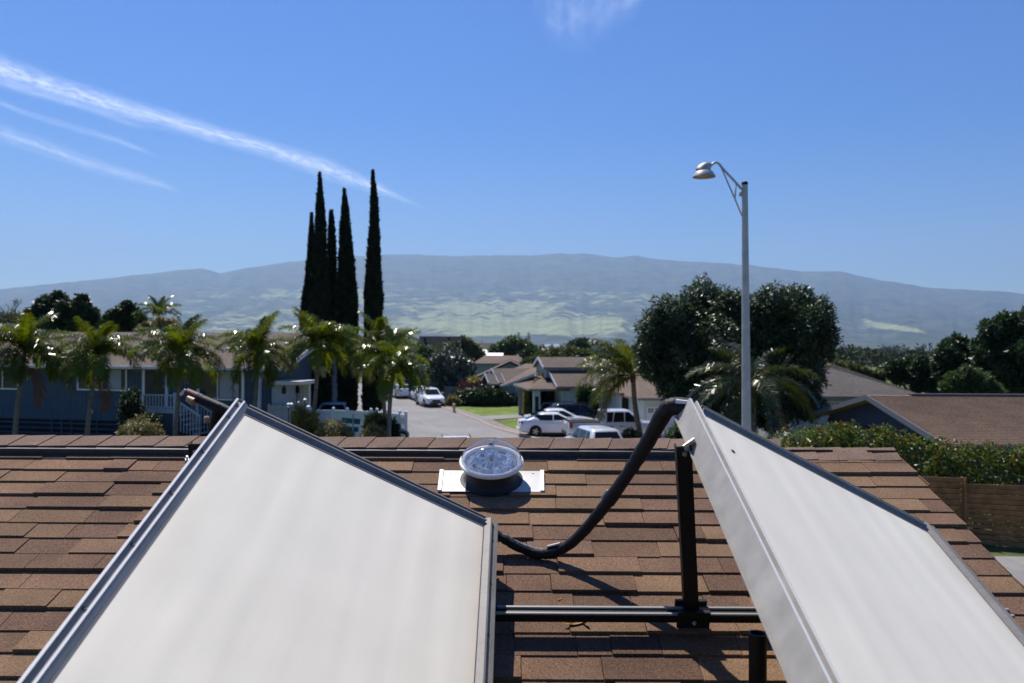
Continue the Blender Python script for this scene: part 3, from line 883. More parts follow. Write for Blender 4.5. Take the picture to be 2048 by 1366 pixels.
MB().tube([P(1443, 337, ld), P(1470, 398, ld), P(1484, 432, ld)], .016, 8).build('brace', M['pole'], lamp, org=base, smooth=True)
MB().tube([P(1472, 368, ld), P(1470, 398, ld)], .015, 8).build('brace', M['pole'], lamp, org=base, smooth=True)
MB().tube([P(1482.5, 383, ld), P(1483, 392, ld)], .05, 8).build('clamp', M['pole'], lamp, org=base, smooth=True)
hc = P(1408, 352, ld)
up_ = 10 / F * ld / 10
def px_m(v): return v / F * ld
hb = Matrix.Translation(hc)
MB().lathe([(px_m(23), px_m(-2)), (px_m(22), px_m(1)), (px_m(17), px_m(8)), (px_m(15), px_m(10)), (px_m(14), px_m(10)), (px_m(20), px_m(0))], 28, hb, False).build('reflector_skirt', M['pole'], lamp, org=base, smooth=True, angle=40)
MB().lathe([(px_m(.1), px_m(-4)), (px_m(12), px_m(-2.5)), (px_m(20), px_m(-.5))], 24, hb, False).build('lens', mat('amber_lamp_lens', (.35, .22, .10), .15, .5), lamp, org=base, smooth=True)
# housing: leans from the skirt up to the arm
hv = []
sec = [(-2, 10, 14.5, 14), (-1, 14, 14, 12.5), (2, 19, 12, 10), (6, 24, 8.5, 7.5), (9, 27, 5, 4.5)]
hm_ = MB(); vs = []; n = 20
for cx_, cz_, rx_, ry_ in sec:
    for k in range(n):
        a = 2 * math.pi * k / n
        vs.append(hc + Vector((px_m(cx_ + rx_ * math.cos(a)), px_m(ry_ * math.sin(a)), px_m(cz_ + .25 * rx_ * -math.cos(a)))))
fs = [(i*n+k, i*n+(k+1)%n, (i+1)*n+(k+1)%n, (i+1)*n+k) for i in range(len(sec)-1) for k in range(n)]
fs.append(tuple((len(sec)-1)*n + k for k in range(n)))
hm_.add(vs, fs); hm_.build('housing', M['pole'], lamp, org=base, smooth=True, angle=60)
MB().tube([P(1421, 331, ld), P(1417, 336, ld)], [.034, .036], 10).build('slip_fitter', M['black_metal'], lamp, org=base, smooth=True, angle=40)
MB().lathe([(px_m(3.2), 0), (px_m(3.2), px_m(3.5)), (px_m(2.2), px_m(4.6)), (px_m(.1), px_m(4.6))], 12, Matrix.Translation(P(1413, 328, ld)), False).build('photocell', M['black_metal'], lamp, org=base, smooth=True, angle=40)
# ------------------------------------------------------------------ vegetation
M['bark'] = mat('grey_bark', (.10, .075, .055), .9, .2, noise=(14, .35), bump=(18, .8, .02))
M['palm_bark'] = mat('ringed_palm_bark', (.17, .145, .12), .9, .2, noise=(9, .3), blotch=(2.0, .25), bump=(22, .6, .01))
M['mango'] = mat('glossy_dark_leaf', (.018, .040, .010), .40, .40, noise=(1.2, .35), trans=(.18, (1.6, 2.2, .5)))
M['dark_leaf'] = mat('dark_evergreen_leaf', (.020, .040, .012), .42, .3, noise=(.8, .4), trans=(.18, (1.5, 1.9, .5)))
M['mid_leaf'] = mat('mid_green_leaf', (.050, .080, .022), .45, .4, noise=(.7, .4), trans=(.3, (1.3, 1.5, .5)))
M['olive_leaf'] = mat('olive_canopy_leaf', (.085, .100, .030), .55, .3, noise=(.5, .35), trans=(.3, (1.2, 1.3, .5)))
M['hedge_leaf'] = mat('bright_hedge_leaf', (.085, .115, .016), .4, .4, noise=(2.0, .45), trans=(.32, (1.3, 1.4, .4)))
M['red_petal'] = mat('red_flower_petal', (.42, .035, .02), .6, .3, trans=(.3, (1.2, .8, .6)))
M['silver_leaf'] = mat('waxy_grey_green_leaf', (.040, .060, .034), .38, .9, noise=(2, .3), trans=(.14, (1.4, 1.7, .6)))
M['gold_leaf'] = mat('yellow_green_croton_leaf', (.24, .20, .05), .4, .4, noise=(3, .4), trans=(.3, (1.2, 1.2, .5)))
M['shrub_tan'] = mat('straw_tinted_shrub_leaf', (.17, .15, .055), .5, .35, noise=(4, .45), trans=(.3, (1.2, 1.2, .6)))
M['ti_leaf'] = mat('dark_red_ti_leaf', (.075, .022, .03), .35, .5, noise=(4, .4), trans=(.3, (1.6, .9, .9)))
M['cypress'] = mat('cypress_scale_leaf', (.014, .022, .010), .8, .2, noise=(2.5, .6))
M['palm_leaf'] = mat('palm_leaflet', (.080, .112, .008), .22, .42, noise=(1.5, .3), trans=(.5, (1.7, 1.5, .3)), rand=.3)
M['coco_leaf'] = mat('coconut_leaflet', (.075, .098, .010), .28, .45, noise=(1.0, .35), trans=(.5, (1.8, 1.6, .3)), rand=.3)
M['coco_gold'] = mat('yellowing_coconut_leaflet', (.30, .19, .015), .4, .4, noise=(1.0, .3), trans=(.45, (1.2, 1.2, .4)))
M['dead_frond'] = mat('dead_brown_frond', (.13, .06, .028), .7, .3, noise=(3, .3), trans=(.25, (1.5, 1.1, .7)))
M['crownshaft'] = mat('green_crownshaft', (.13, .17, .05), .4, .4, noise=(4, .2))
M['palm_fruit'] = mat('pale_flower_spray', (.33, .32, .16), .6, .3, noise=(9, .3))

def leaf_quads(Pn, Dn, ln, wd, rg, fold=.18, Nref=None):
    """diamond leaves: base, two shoulders, tip"""
    n = len(Pn)
    Dn = Dn / np.linalg.norm(Dn, axis=1, keepdims=True)
    rnd = rg.normal(size=(n, 3)) if Nref is None else Nref; B = np.cross(Dn, rnd); B /= np.linalg.norm(B, axis=1, keepdims=True) + 1e-9
    Nn = np.cross(Dn, B)
    ln = np.broadcast_to(np.asarray(ln, float).reshape(-1, 1), (n, 1)) * (0.7 + .6 * rg.random((n, 1)))
    wd = np.broadcast_to(np.asarray(wd, float).reshape(-1, 1), (n, 1)) * (0.7 + .6 * rg.random((n, 1)))
    mid = Pn + Dn * ln * .45
    V = np.stack([Pn, mid + B * wd * .5 + Nn * wd * fold, Pn + Dn * ln - Nn * wd * fold * 1.5, mid - B * wd * .5 + Nn * wd * fold], 1).reshape(-1, 3)
    return V, np.arange(4 * n).reshape(-1, 4)

def blob_points(rg, c, r, n, shell=(.6, 1.05), flat=1.0, lump=.28):
    """points in the outer part of a lumpy ball; returns points and outward directions"""
    d = rg.normal(size=(n, 3)); d /= np.linalg.norm(d, axis=1, keepdims=True)
    ph = rg.random(6) * 6.28
    lum = 1 + lump * (np.sin(d[:, 0] * 4.1 + ph[0]) * np.sin(d[:, 1] * 3.7 + ph[1]) + .6 * np.sin(d[:, 2] * 7.3 + ph[2]) * np.sin(d[:, 0] * 6.9 + ph[3]))
    s = shell[0] + (shell[1] - shell[0]) * rg.random(n) ** .6
    rr_ = np.asarray(r, float)
    rv = rr_ if rr_.shape == (3,) else np.array([rr_, rr_, rr_ * flat])
    return np.asarray(c, float) + d * rv * (s * lum)[:, None], d

def crown_mesh(name, clumps, nleaf, ln, wd, matl, rg, org, droop=.25, flat=.9, spread=.9, shell=(.6, 1.05), lump=.28):
    """clumps: list of (centre, radius); leaves share the total by surface"""
    tot = sum(np.prod(np.sort(np.broadcast_to(c[1], 3))[-2:]) for c in clumps)
    Vs, Fs, b = [], [], 0
    for c, r in clumps:
        n = max(8, int(nleaf * np.prod(np.sort(np.broadcast_to(r, 3))[-2:]) / tot))
        p, d = blob_points(rg, c, r, n, flat=flat, shell=shell, lump=lump)
        D = .45 * d + spread * rg.normal(size=(n, 3)) + np.array([0, 0, -droop])
        V, Fq = leaf_quads(p, D, ln, wd, rg, Nref=d + np.array([0, 0, .35]) + .5 * rg.normal(size=(n, 3)))
        Vs.append(V - np.asarray(org)); Fs.append(Fq + b); b += len(V)
    return np_mesh(name, np.concatenate(Vs), np.concatenate(Fs), matl)

def trunk_mb(base, top, r0, r1, limbs=(), rg=None, bend=.15):
    m = MB(); base, top = Vector(base), Vector(top); n = 8
    pts = []
    off = Vector((0, 0, 0))
    for i in range(n + 1):
        t = i / n
        if 0 < i: off += Vector((rg.normal() * bend, rg.normal() * bend, 0)) * .3
        pts.append(base + (top - base) * t + off * math.sin(math.pi * min(t, .5)))
    rr_ = [r0 + (r1 - r0) * (i / n) ** .7 for i in range(n + 1)]
    rr_[0] *= 1.35
    m.tube(pts, rr_, 10)
    for (e, t, r_) in limbs:
        i = int(t * n); s = pts[i]
        e = Vector(e); mid = s.lerp(e, .5) + Vector((rg.normal() * .12, rg.normal() * .12, .25 * (e - s).length * .3))
        m.tube(spline([s, mid, e], 4), list(np.linspace(rr_[i] * .6 if r_ is None else r_, .02, 9)), 7)
    return m

def tree(name, label, d, clumps_px, base_px, nleaf, ln, wd, matl, seed, cat='tree', group=None, r0=.2, droop=.25, flat=.9, depth=.5, bark='bark', shell=(.55, 1.05), limbs=8, lump=.28, foot=None, spread=.9):
    """a tree whose crown masses were measured as (px, py, r) in the photograph at distance d"""
    rg = rng(seed)
    bx = P(base_px, 700, d); g = gz(bx.x, d) if foot is None else foot
    base = Vector((bx.x, d, g))
    root = empty(name, base, label=label, cat=cat, group=group)
    cl = []
    for (x, y, r) in clumps_px:
        rad = r / F * d
        p = P(x, y, d + (rg.random() - .5) * 2 * depth * rad * 1.6)
        cl.append((np.array(p), rad))
    if cat == 'bush':                 # bushes are leafy down to the ground
        n0 = len(cl)
        for c, rad in list(cl):
            z = c[2] - rad * 1.3
            while z - g > rad * .5 and c[2] - z < 3.0:
                cl.append((np.array((c[0], c[1], z)), rad)); z -= rad * 1.3
        nleaf = int(nleaf * (1 + .6 * (len(cl) - n0) / n0))
    link('crown', crown_mesh('crown', cl, nleaf, ln, wd, matl, rg, base, droop, flat, spread, shell, lump), root)
    cen = sum((Vector(c) for c, r in cl), Vector()) / len(cl)
    lo = min(c[2] - r for c, r in cl)
    top = Vector((base.x * .6 + cen.x * .4, base.y, max(g + .5, lo * .35 + cen.z * .65)))
    lm = []
    for i in rg.permutation(len(cl))[:limbs]:
        lm.append((Vector(cl[i][0]), .35 + .5 * rg.random(), r0 * .4))
    trunk_mb(base - Vector((0, 0, .2)), top, r0, r0 * .5, lm, rg).build('trunk', M[bark], root, org=base, smooth=True)
    return root

# ---- Italian cypresses
def cypress(label, d, prof, seed):
    """prof: list of (py, px_left, px_right) from the top down"""
    rg = rng(seed)
    xb = P((prof[-1][1] + prof[-1][2]) / 2, 820, d); g = gz(xb.x, d); base = Vector((xb.x, d, g))
    root = empty('cypress_tree', base, label=label, cat='tree', group='tall cypresses behind the palms')
    ys = np.array([q[0] for q in prof], float); le = np.array([q[1] for q in prof], float); ri = np.array([q[2] for q in prof], float)
    n = 15000
    t = rg.random(n) ** .9
    py = ys[0] + (ys[-1] - ys[0]) * t
    cx = np.interp(py, ys, (le + ri) / 2); hw = np.interp(py, ys, (ri - le) / 2) * d / F
    ang = rg.random(n) * 6.283
    nz = vnoise(seed)
    hw = np.maximum(hw - .10, .03) * (.84 + .34 * fbm(nz, ang * 2.2, py / 14.0, 3)) * (0.90 + .10 * rg.random(n))
    c = np.array([P(a, b, d) for a, b in zip(cx, py)])
    out = np.stack([np.cos(ang), np.sin(ang), np.zeros(n)], 1)
    p = c + out * hw[:, None]
    D = out * .35 + np.array([0, 0, 1.0]) + .25 * rg.normal(size=(n, 3))
    V, Fq = leaf_quads(p - np.array([0, 0, .1]), D, np.interp(py, [ys[0], ys[0] + 70, ys[-1]], [.13, .22, .26]), np.interp(py, [ys[0], ys[0] + 70, ys[-1]], [.04, .08, .09]), rg)
    # solid inner body so that no sky shows through
    kk = 24; m = 60
    pys = np.linspace(ys[0] + 6, ys[-1], m); V2 = []
    for q in pys:
        cc = P(np.interp(q, ys, (le + ri) / 2), q, d); h_ = np.interp(q, ys, (ri - le) / 2) * d / F * .88 - .08; h_ = max(h_, .02)
        for j in range(kk):
            a = 6.283 * j / kk; h2 = h_ * (.9 + .2 * float(fbm(nz, a * 2.2, q / 14.0, 3)))
            V2.append((cc.x + h2 * math.cos(a), cc.y + h2 * math.sin(a), cc.z))
    F2 = [(i*kk+j, i*kk+(j+1) % kk, (i+1)*kk+(j+1) % kk, (i+1)*kk+j) for i in range(m-1) for j in range(kk)]
    V = np.concatenate([V, np.array(V2)]) - np.array(base); Fq = np.concatenate([Fq, np.array(F2) + 4 * n])
    link('crown', np_mesh('crown', V, Fq, M['cypress']), root)
    MB().tube([base - Vector((0, 0, .2)), base + Vector((0, 0, 1.6))], [.2, .15], 10).build('trunk', M['bark'], root, org=base, smooth=True)
    return root
cypress('tallest left cypress with two tips, in the left clump', 40, [(343, 638, 641), (360, 635, 645), (400, 632, 648), (450, 630, 652), (520, 626, 655), (600, 620, 660), (680, 617, 664), (760, 618, 664), (820, 620, 662)], 101)
cypress('thin short cypress at the left edge of the cypress clump', 42, [(424, 622, 625), (440, 618, 628), (500, 615, 632), (560, 609, 634), (620, 601, 634), (700, 598, 634), (820, 600, 634)], 102)
cypress('thin cypress between the two broad ones, blunt topped', 43, [(418, 657, 668), (440, 656, 670), (500, 655, 673), (560, 655, 674), (640, 652, 676), (820, 650, 678)], 103)
cypress('broad blunt-topped cypress second from the right', 41, [(375, 685, 692), (410, 682, 698), (470, 679, 703), (540, 675, 711), (600, 673, 716), (660, 672, 717), (740, 675, 716), (820, 676, 714)], 104)
cypress('lone cypress standing apart on the right of the clump', 40.5, [(338, 744, 747), (350, 741, 751), (400, 740, 756), (450, 739, 759), (500, 734, 761), (560, 729, 764), (600, 728, 767), (660, 728, 764), (740, 726, 764), (820, 724, 764)], 105)

# ---- palms
def frond_mesh(L, e0, e1, nl, ll, wd, seed, lift=.35, droop=.5, matl=None, twist=0.0, rach=.014):
    """one feather leaf growing along +x: arched midrib with two rows of folded leaflets"""
    rg = rng(seed); n = 14
    pts = [np.zeros(3)]; tan = []
    for i in range(n):
        t = i / (n - 1); e = e0 + (e1 - e0) * t ** .85
        d = np.array([math.cos(e), .05 * math.sin(seed), math.sin(e)]); tan.append(d)
        pts.append(pts[-1] + d * L / n)
    pts = np.array(pts); tan.append(tan[-1]); tan = np.array(tan)
    V, Fq = [], []
    ts = np.linspace(.10, .995, nl)
    for t in ts:
        i = min(int(t * n), n - 1); f = t * n - i
        p = pts[i] * (1 - f) + pts[i + 1] * f; d = tan[i] / np.linalg.norm(tan[i])
        side = np.array([0, 1.0, 0]); up = np.cross(d, side); up = -up if up[2] < 0 and abs(e1) < 1.2 else up
        ln = ll * math.sin(math.pi * min(.97, .16 + .78 * t)) ** .6 * (.85 + .3 * rg.random())
        for s in (-1, 1):
            fw = .45 + .55 * t
            a = side * s + d * fw + up * (lift + .32 * rg.normal()); a /= np.linalg.norm(a)
            q1 = p + a * ln * .5
            b = a + np.array([0, 0, -droop * (1 + .5 * rg.random())]); b /= np.linalg.norm(b)
            q2 = q1 + b * ln * .5
            w = np.cross(a, up); w /= np.linalg.norm(w) + 1e-9
            w = w * wd * .5 * (.8 + .4 * rg.random())
            k = len(V)
            V += [p - w * .6, p + w * .6, q1 + w, q1 - w, q2]
            Fq += [(k, k+1, k+2, k+3), (k+3, k+2, k+4, k+4)]
    m = MB()
    m.add([tuple(v) for v in V], [f if f[2] != f[3] else f[:3] for f in Fq])
    m.tube([Vector(q) for q in pts], list(np.linspace(rach, .003, len(pts))), 5)
    return m.mesh('frond', matl)

ADON = [(1.75, R(84), R(35)), (1.95, R(74), R(-15)), (2.0, R(62), R(-48)), (1.95, R(46), R(-72)), (1.8, R(26), R(-88)), (1.55, R(2), R(-98))]
ad_me = [frond_mesh(L, a, b, 74, .52, .034, 50 + i, .28, .78, M['palm_leaf']) for i, (L, a, b) in enumerate(ADON)]
dead_me = frond_mesh(1.9, R(5), R(-125), 40, .40, .032, 77, -.1, .9, M['dead_frond'])
def adonidia(label, d, base, crown, seed, scale=1.0, dead=None, nf=13, big=1.0):
    nf = nf + 13; big = big * .86
    """base, crown: photograph pixels of the trunk at the roof line and of the point the leaves spring from"""
    rg = random.Random(seed)
    c = P(crown[0], crown[1], d); b = P(base[0], base[1], d); ax = c - b
    g = gz(b.x, d); foot = b + ax * ((g - b.z) / ax.z); foot.y = d
    root = empty('palm_tree', foot, label=label, cat='palm tree', group='row of feather palms in front of the blue house')
    sh = .62 * scale
    u = ax.normalized(); top = c - u * sh
    pts = [foot + (top - foot) * t + Vector((math.sin(t * 5 + seed) * .03, 0, 0)) for t in np.linspace(0, 1, 14)]
    rr_ = [.085 + .02 * (k % 2) * .2 - .02 * t for k, t in enumerate(np.linspace(0, 1, 14))]; rr_[0] = .13
    MB().tube(pts, rr_, 12).build('trunk', M['palm_bark'], root, org=foot, smooth=True)
    MB().tube([top, top + u * sh * .2, top + u * sh * .7, c], [.066, .076, .06, .04], 12).build('crownshaft', M['crownshaft'], root, org=foot, smooth=True)
    a = rg.random() * 6.28
    order = [0, 1, 2, 3, 1, 4, 2, 5, 3, 2, 4, 1, 3, 0, 2]
    for i in range(nf):
        k = order[i % len(order)]
        o = link('frond', ad_me[k], root, c - foot + u * (-.05 * (k / 5)), (0, rg.uniform(-.10, .10), a), (scale * big * rg.uniform(.9, 1.12),) * 3)
        a += 2.399963
    # flower sprays under the shaft
    rs = rng(seed)
    for s in range(2):
        m = MB(); an = rg.random() * 6.28
        for j in range(16):
            e = top + Vector((math.cos(an + rs.normal() * .5), math.sin(an + rs.normal() * .5), 0)) * (.12 + .26 * rs.random()) + Vector((0, 0, -.30 * rs.random() - .02))
            m.bar(top, e, .010, .010)
            for q in range(3): m.box(e.x - .012, e.x + .012, e.y - .012, e.y + .012, e.z - .03 * q - .012, e.z - .03 * q + .012)
        m.build('flower_spray', M['palm_fruit'], root, org=foot)
    if dead is not None:
        o = link('dead_frond', dead_me, root, top - foot + Vector((0, 0, .12)), (0, 0, dead), (scale,) * 3)
        o['label'] = 'brown dead frond hanging from the trunk'
    return root
adonidia('feather palm at the left edge with a long dead brown frond', 28, (30, 862), (50, 705), 1, 1.0, R(-25), 14, 1.1)
adonidia('second palm from the left, its dead frond hanging over a window', 28, (176, 862), (192, 715), 2, 1.0, R(-40), 14, 1.05)
adonidia('palm behind the porch stairs, third from the left', 28, (352, 868), (362, 712), 3, 1.0, None, 14, 1.1)
adonidia('palm rising behind the top corner of the left collector', 28, (505, 868), (516, 706), 4, 1.0, R(190), 13, 1.0)
adonidia('palm in front of the left cypress clump, tallest and densest', 27.5, (622, 862), (640, 697), 5, 1.0, None, 15, 1.05)
adonidia('palm in front of the lone cypress, upper of the close pair', 29.5, (770, 868), (764, 700), 6, 1.0, None, 14, 1.0)
adonidia('palm beside the street, lower of the close pair', 26.5, (778, 868), (786, 735), 7, .95, None, 14, 1.05)

COCO = [(2.6, R(80), R(5)), (2.7, R(62), R(-35)), (2.7, R(40), R(-60)), (2.6, R(12), R(-70)), (2.4, R(-15), R(-85))]
co_me = [frond_mesh(L, a, b, 58, .62, .038, 150 + i, .12, .75, M['coco_leaf'], rach=.028) for i, (L, a, b) in enumerate(COCO)]
cg_me = [frond_mesh(2.3, R(-10), R(-85), 44, .55, .036, 160, .05, .9, M['coco_gold'], rach=.026)]
M['coco_dark'] = mat('dark_coconut_leaflet', (.030, .044, .009), .3, .5, noise=(1.0, .35), trans=(.35, (1.7, 1.5, .3)), rand=.35)
cd_me = [frond_mesh(L, a, b, 58, .62, .034, 170 + i, .12, .75, M['coco_dark'], rach=.024) for i, (L, a, b) in enumerate(COCO)]
def coconut(label, d, base, crown, seed, angs, scale, gold=(), meshes=None):
    rg = random.Random(seed)
    c = P(crown[0], crown[1], d); b = P(base[0], base[1], d); g = gz(b.x, d)
    foot = Vector((b.x, d, g))
    root = empty('coconut_palm', foot, label=label, cat='palm tree')
    mid = foot.lerp(c, .55) + Vector((-.12, 0, 0))
    pts = spline([foot, mid, c], 8)
    MB().tube(pts, list(np.interp(np.linspace(0, 1, len(pts)), [0, .08, 1], [.24, .16, .115])), 12).build('trunk', M['palm_bark'], root, org=foot, smooth=True)
    MB().tube([c - Vector((0, 0, .35)), c - Vector((0, 0, .05)), c + Vector((0, 0, .2))], [.13, .17, .06], 10).build('leaf_base', M['dead_frond'], root, org=foot, smooth=True)
    for (k, a) in angs:
        link('frond', (meshes or co_me)[k], root, c - foot, (rg.uniform(-.35, .35), 0, R(a)), (scale * rg.uniform(.92, 1.08),) * 3)
    for a in gold:
        o = link('frond', cg_me[0], root, c - foot - Vector((0, 0, .1)), (0, 0, R(a)), (scale,) * 3); o['label'] = 'yellowing lower frond'
    return root
coconut('leaning coconut palm in front of the white pickup truck', 42, (1288, 880), (1266, 752), 11,
        [(0, 150), (0, 200), (0, 240), (0, 170), (1, 170), (1, 190), (1, 150), (1, 215), (2, 178), (2, 215), (2, 150), (3, 185), (3, 140), (3, 210), (4, 200), (4, 165), (2, 20), (3, -20), (1, 60), (2, -70)], 1.22, (195, 165))
coconut('coconut palm with long arching fronds behind the lamp pole', 26, (1520, 880), (1506, 775), 12,
        [(0, 100), (0, 200), (0, 20), (1, 180), (1, 150), (1, 60), (1, -10), (2, 170), (2, 205), (2, 20), (2, -30), (3, 180), (3, 0), (4, 200), (4, 10), (4, -60), (4, 250), (2, 270)], .9, (), cd_me)

# ---- broadleaf trees near by
tree('mango_tree', 'big dark glossy mango tree with two rounded masses behind the lamp pole', 37,
     [(1405, 598, 44), (1345, 628, 42), (1312, 652, 36), (1303, 690, 32), (1382, 650, 55), (1445, 622, 44), (1440, 690, 62), (1362, 712, 58), (1308, 728, 36), (1482, 622, 36), (1462, 616, 38), (1505, 622, 38), (1522, 626, 38), (1545, 606, 38), (1590, 602, 36), (1628, 630, 40), (1642, 672, 34), (1600, 662, 50), (1550, 668, 46), (1500, 660, 52), (1640, 700, 28), (1610, 750, 40), (1500, 745, 66), (1440, 768, 58), (1395, 782, 46), (1580, 790, 52), (1540, 815, 50), (1470, 828, 50), (1350, 768, 38), (1620, 810, 30)],
     1490, 90000, .20, .068, M['mango'], 201, r0=.35, droop=.55, limbs=14, lump=.22)
tree('round_tree', 'round dark tree with pale shiny top leaves beside the street', 88,
     [(900, 728, 30), (875, 738, 24), (925, 735, 22), (898, 715, 24), (880, 752, 24), (915, 755, 26), (930, 745, 18), (866, 735, 14), (900, 760, 30)],
     900, 15000, .36, .17, M['silver_leaf'], 202, r0=.25)
tree('leafy_shrub', 'dark clipped hedge bush on the lawn corner beyond the street', 74,
     [(925, 795, 17), (950, 793, 20), (975, 792, 20), (1000, 795, 18), (940, 803, 17), (985, 803, 18), (1020, 800, 14), (965, 803, 18), (1045, 798, 12)],
     970, 13000, .26, .12, M['dark_leaf'], 203, 'bush', r0=.1)
tree('flowering_bush', 'reddish bush at the left end of the dark hedge', 73, [(905, 800, 9), (912, 806, 10), (898, 808, 7)], 906, 1600, .24, .1, M['shrub_tan'], 204, 'bush', r0=.05)
tree('yellow_shrub', 'bright yellow-green shrub between the dark tree and the brown gable', 80, [(945, 762, 9), (955, 765, 9), (962, 768, 8), (950, 770, 10)], 952, 1700, .34, .12, M['gold_leaf'], 205, 'bush', r0=.06)
tree('ti_plant', 'dark red ti plants in front of the brown gable roof', 78, [(972, 770, 9), (980, 778, 10), (988, 784, 9), (975, 788, 9), (930, 775, 10), (940, 780, 8)], 980, 1700, .42, .12, M['ti_leaf'], 206, 'bush', r0=.05, droop=-.3)
tree('loose_tree', 'loose light green tree left of the round dark tree', 96, [(862, 705, 12), (850, 715, 13), (885, 702, 16), (845, 700, 9), (905, 695, 13), (868, 775, 11), (876, 788, 9), (872, 760, 10)], 872, 6000, .36, .15, M['mid_leaf'], 207, r0=.12)
tree('climbing_bush', 'flowering bush growing up to the roof of the pale green house', 62, [(1075, 770, 13), (1085, 757, 13), (1100, 752, 11), (1112, 747, 8), (1068, 785, 9), (1060, 780, 8), (1092, 765, 12)], 1080, 4200, .2, .09, M['shrub_tan'], 208, 'bush', r0=.06)
tree('garden_vine', 'pale flowering vine on the corner of the carport', 60, [(1052, 785, 4.5), (1053, 795, 5), (1052, 805, 5), (1054, 814, 5)], 1053, 900, .14, .07, M['gold_leaf'], 209, 'bush', r0=.03)
tree('carport_shrub', 'dark shrub in the shade left of the carport', 61, [(1066, 790, 12), (1066, 805, 14), (1078, 800, 12), (1070, 815, 11)], 1068, 2600, .2, .09, M['dark_leaf'], 210, 'bush', r0=.05)
tree('dragon_plant', 'spiky dark plant against the pale green wall', 55, [(1172, 783, 10), (1185, 787, 8), (1164, 790, 6), (1178, 792, 9)], 1172, 1500, .42, .06, M['dark_leaf'], 211, 'bush', r0=.08, droop=-.1, spread=.4)
tree('monkeypod_tree', 'wide flat-topped olive tree canopy behind the pale green house', 130,
     [(1085, 716, 17), (1110, 709, 17), (1140, 706, 18), (1170, 710, 16), (1192, 717, 14), (1130, 716, 20), (1160, 719, 18), (1070, 722, 11)], 1135, 14000, .55, .24, M['olive_leaf'], 212, flat=.6, r0=.35, limbs=6)
tree('shade_tree', 'broad dark green tree in the mid distance, centre', 210, [(1005, 696, 14), (1025, 688, 16), (1045, 694, 16), (1060, 703, 13), (990, 702, 12), (1020, 703, 14), (1042, 706, 14)], 1025, 11000, .8, .4, M['mid_leaf'], 213, r0=.4, flat=.8)
tree('shade_tree', 'round bluish dark tree just right of the centre one', 160, [(1062, 711, 14), (1048, 714, 12), (1040, 719, 10), (1075, 717, 10)], 1058, 7000, .55, .25, M['dark_leaf'], 214, r0=.3)
tree('garden_tree', 'dense low garden trees behind the pale green gable', 100, [(1055, 726, 10), (1070, 724, 10), (1085, 728, 9), (1050, 733, 9), (1075, 733, 10)], 1065, 5000, .36, .16, M['mid_leaf'], 215, r0=.12)
tree('shade_tree', 'compact dark tree beyond the monkeypod canopy', 260, [(1155, 690, 12), (1165, 687, 10), (1145, 694, 9), (1170, 694, 8)], 1157, 5000, .85, .4, M['dark_leaf'], 216, r0=.4)
tree('shade_tree', 'dull olive tree right of the dark blue-grey roof', 150, [(935, 692, 13), (950, 702, 12), (925, 685, 10), (940, 710, 12), (960, 712, 9), (915, 700, 12)], 940, 7500, .6, .28, M['olive_leaf'], 217, r0=.3)
tree('evergreen_tree', 'dark two-topped evergreen behind the roof of the blue house', 62, [(118, 602, 16), (92, 612, 18), (75, 632, 22), (105, 630, 26), (60, 645, 16), (130, 620, 20), (163, 600, 11), (165, 618, 17), (180, 628, 14), (160, 640, 22), (125, 650, 24), (185, 645, 10), (90, 655, 22), (150, 660, 20), (115, 590, 7)], 120, 26000, .30, .14, M['dark_leaf'], 218, r0=.3)
tree('evergreen_tree', 'smaller dark evergreen right of the two-topped one', 62, [(255, 612, 9), (240, 630, 17), (225, 640, 16), (265, 630, 14), (275, 640, 13), (250, 650, 20), (285, 650, 12), (210, 652, 12), (300, 660, 12)], 250, 13000, .30, .14, M['dark_leaf'], 219, r0=.22)
tree('brown_bush', 'rusty brown bush top below the king palm', 58, [(300, 652, 14), (320, 648, 14), (340, 650, 14), (285, 658, 10), (352, 655, 10), (330, 658, 14)], 318, 4500, .22, .1, M['shrub_tan'], 220, 'bush', r0=.08)
tree('olive_bush', 'olive green trees low behind the left end of the blue house', 66, [(20, 645, 22), (45, 650, 18), (0, 655, 22), (60, 658, 16), (-30, 650, 26), (195, 655, 12), (205, 648, 8)], 20, 9000, .28, .12, M['olive_leaf'], 221, 'tree', r0=.15)
tree('hilltop_tree', 'tall glossy tree at the right edge of the picture', 48, [(2020, 650, 26), (1985, 660, 22), (2045, 660, 30), (1975, 690, 24), (2010, 700, 36), (2050, 700, 40), (1965, 712, 16), (2060, 640, 26), (2040, 745, 42), (2075, 760, 36), (1995, 740, 26)], 2040, 26000, .26, .12, M['mango'], 222, r0=.3)
tree('hilltop_tree', 'glossy tree with a rounded top left of the tallest right-hand tree', 52, [(1912, 690, 20), (1895, 702, 17), (1930, 700, 16), (1905, 720, 24), (1880, 728, 14), (1925, 730, 20), (1890, 745, 20)], 1910, 15000, .26, .12, M['mango'], 223, r0=.24)
tree('bushy_tree', 'lighter green leafy tree in front of the right-hand glossy trees', 42, [(1935, 752, 20), (1910, 760, 16), (1960, 762, 20), (1895, 775, 14), (1935, 778, 24), (1975, 780, 20), (1998, 788, 12), (1990, 775, 10)], 1935, 13000, .18, .08, M['mid_leaf'], 224, r0=.15)
tree('garden_tree', 'dark leafy garden trees behind the grey hip roof', 58, [(1770, 740, 14), (1790, 733, 14), (1815, 728, 15), (1840, 726, 16), (1862, 730, 17), (1850, 745, 20), (1820, 748, 20), (1795, 750, 18), (1868, 752, 18), (1870, 768, 18), (1840, 768, 18), (1900, 785, 16), (1875, 782, 14)], 1820, 13000, .24, .11, M['dark_leaf'], 225, r0=.2)
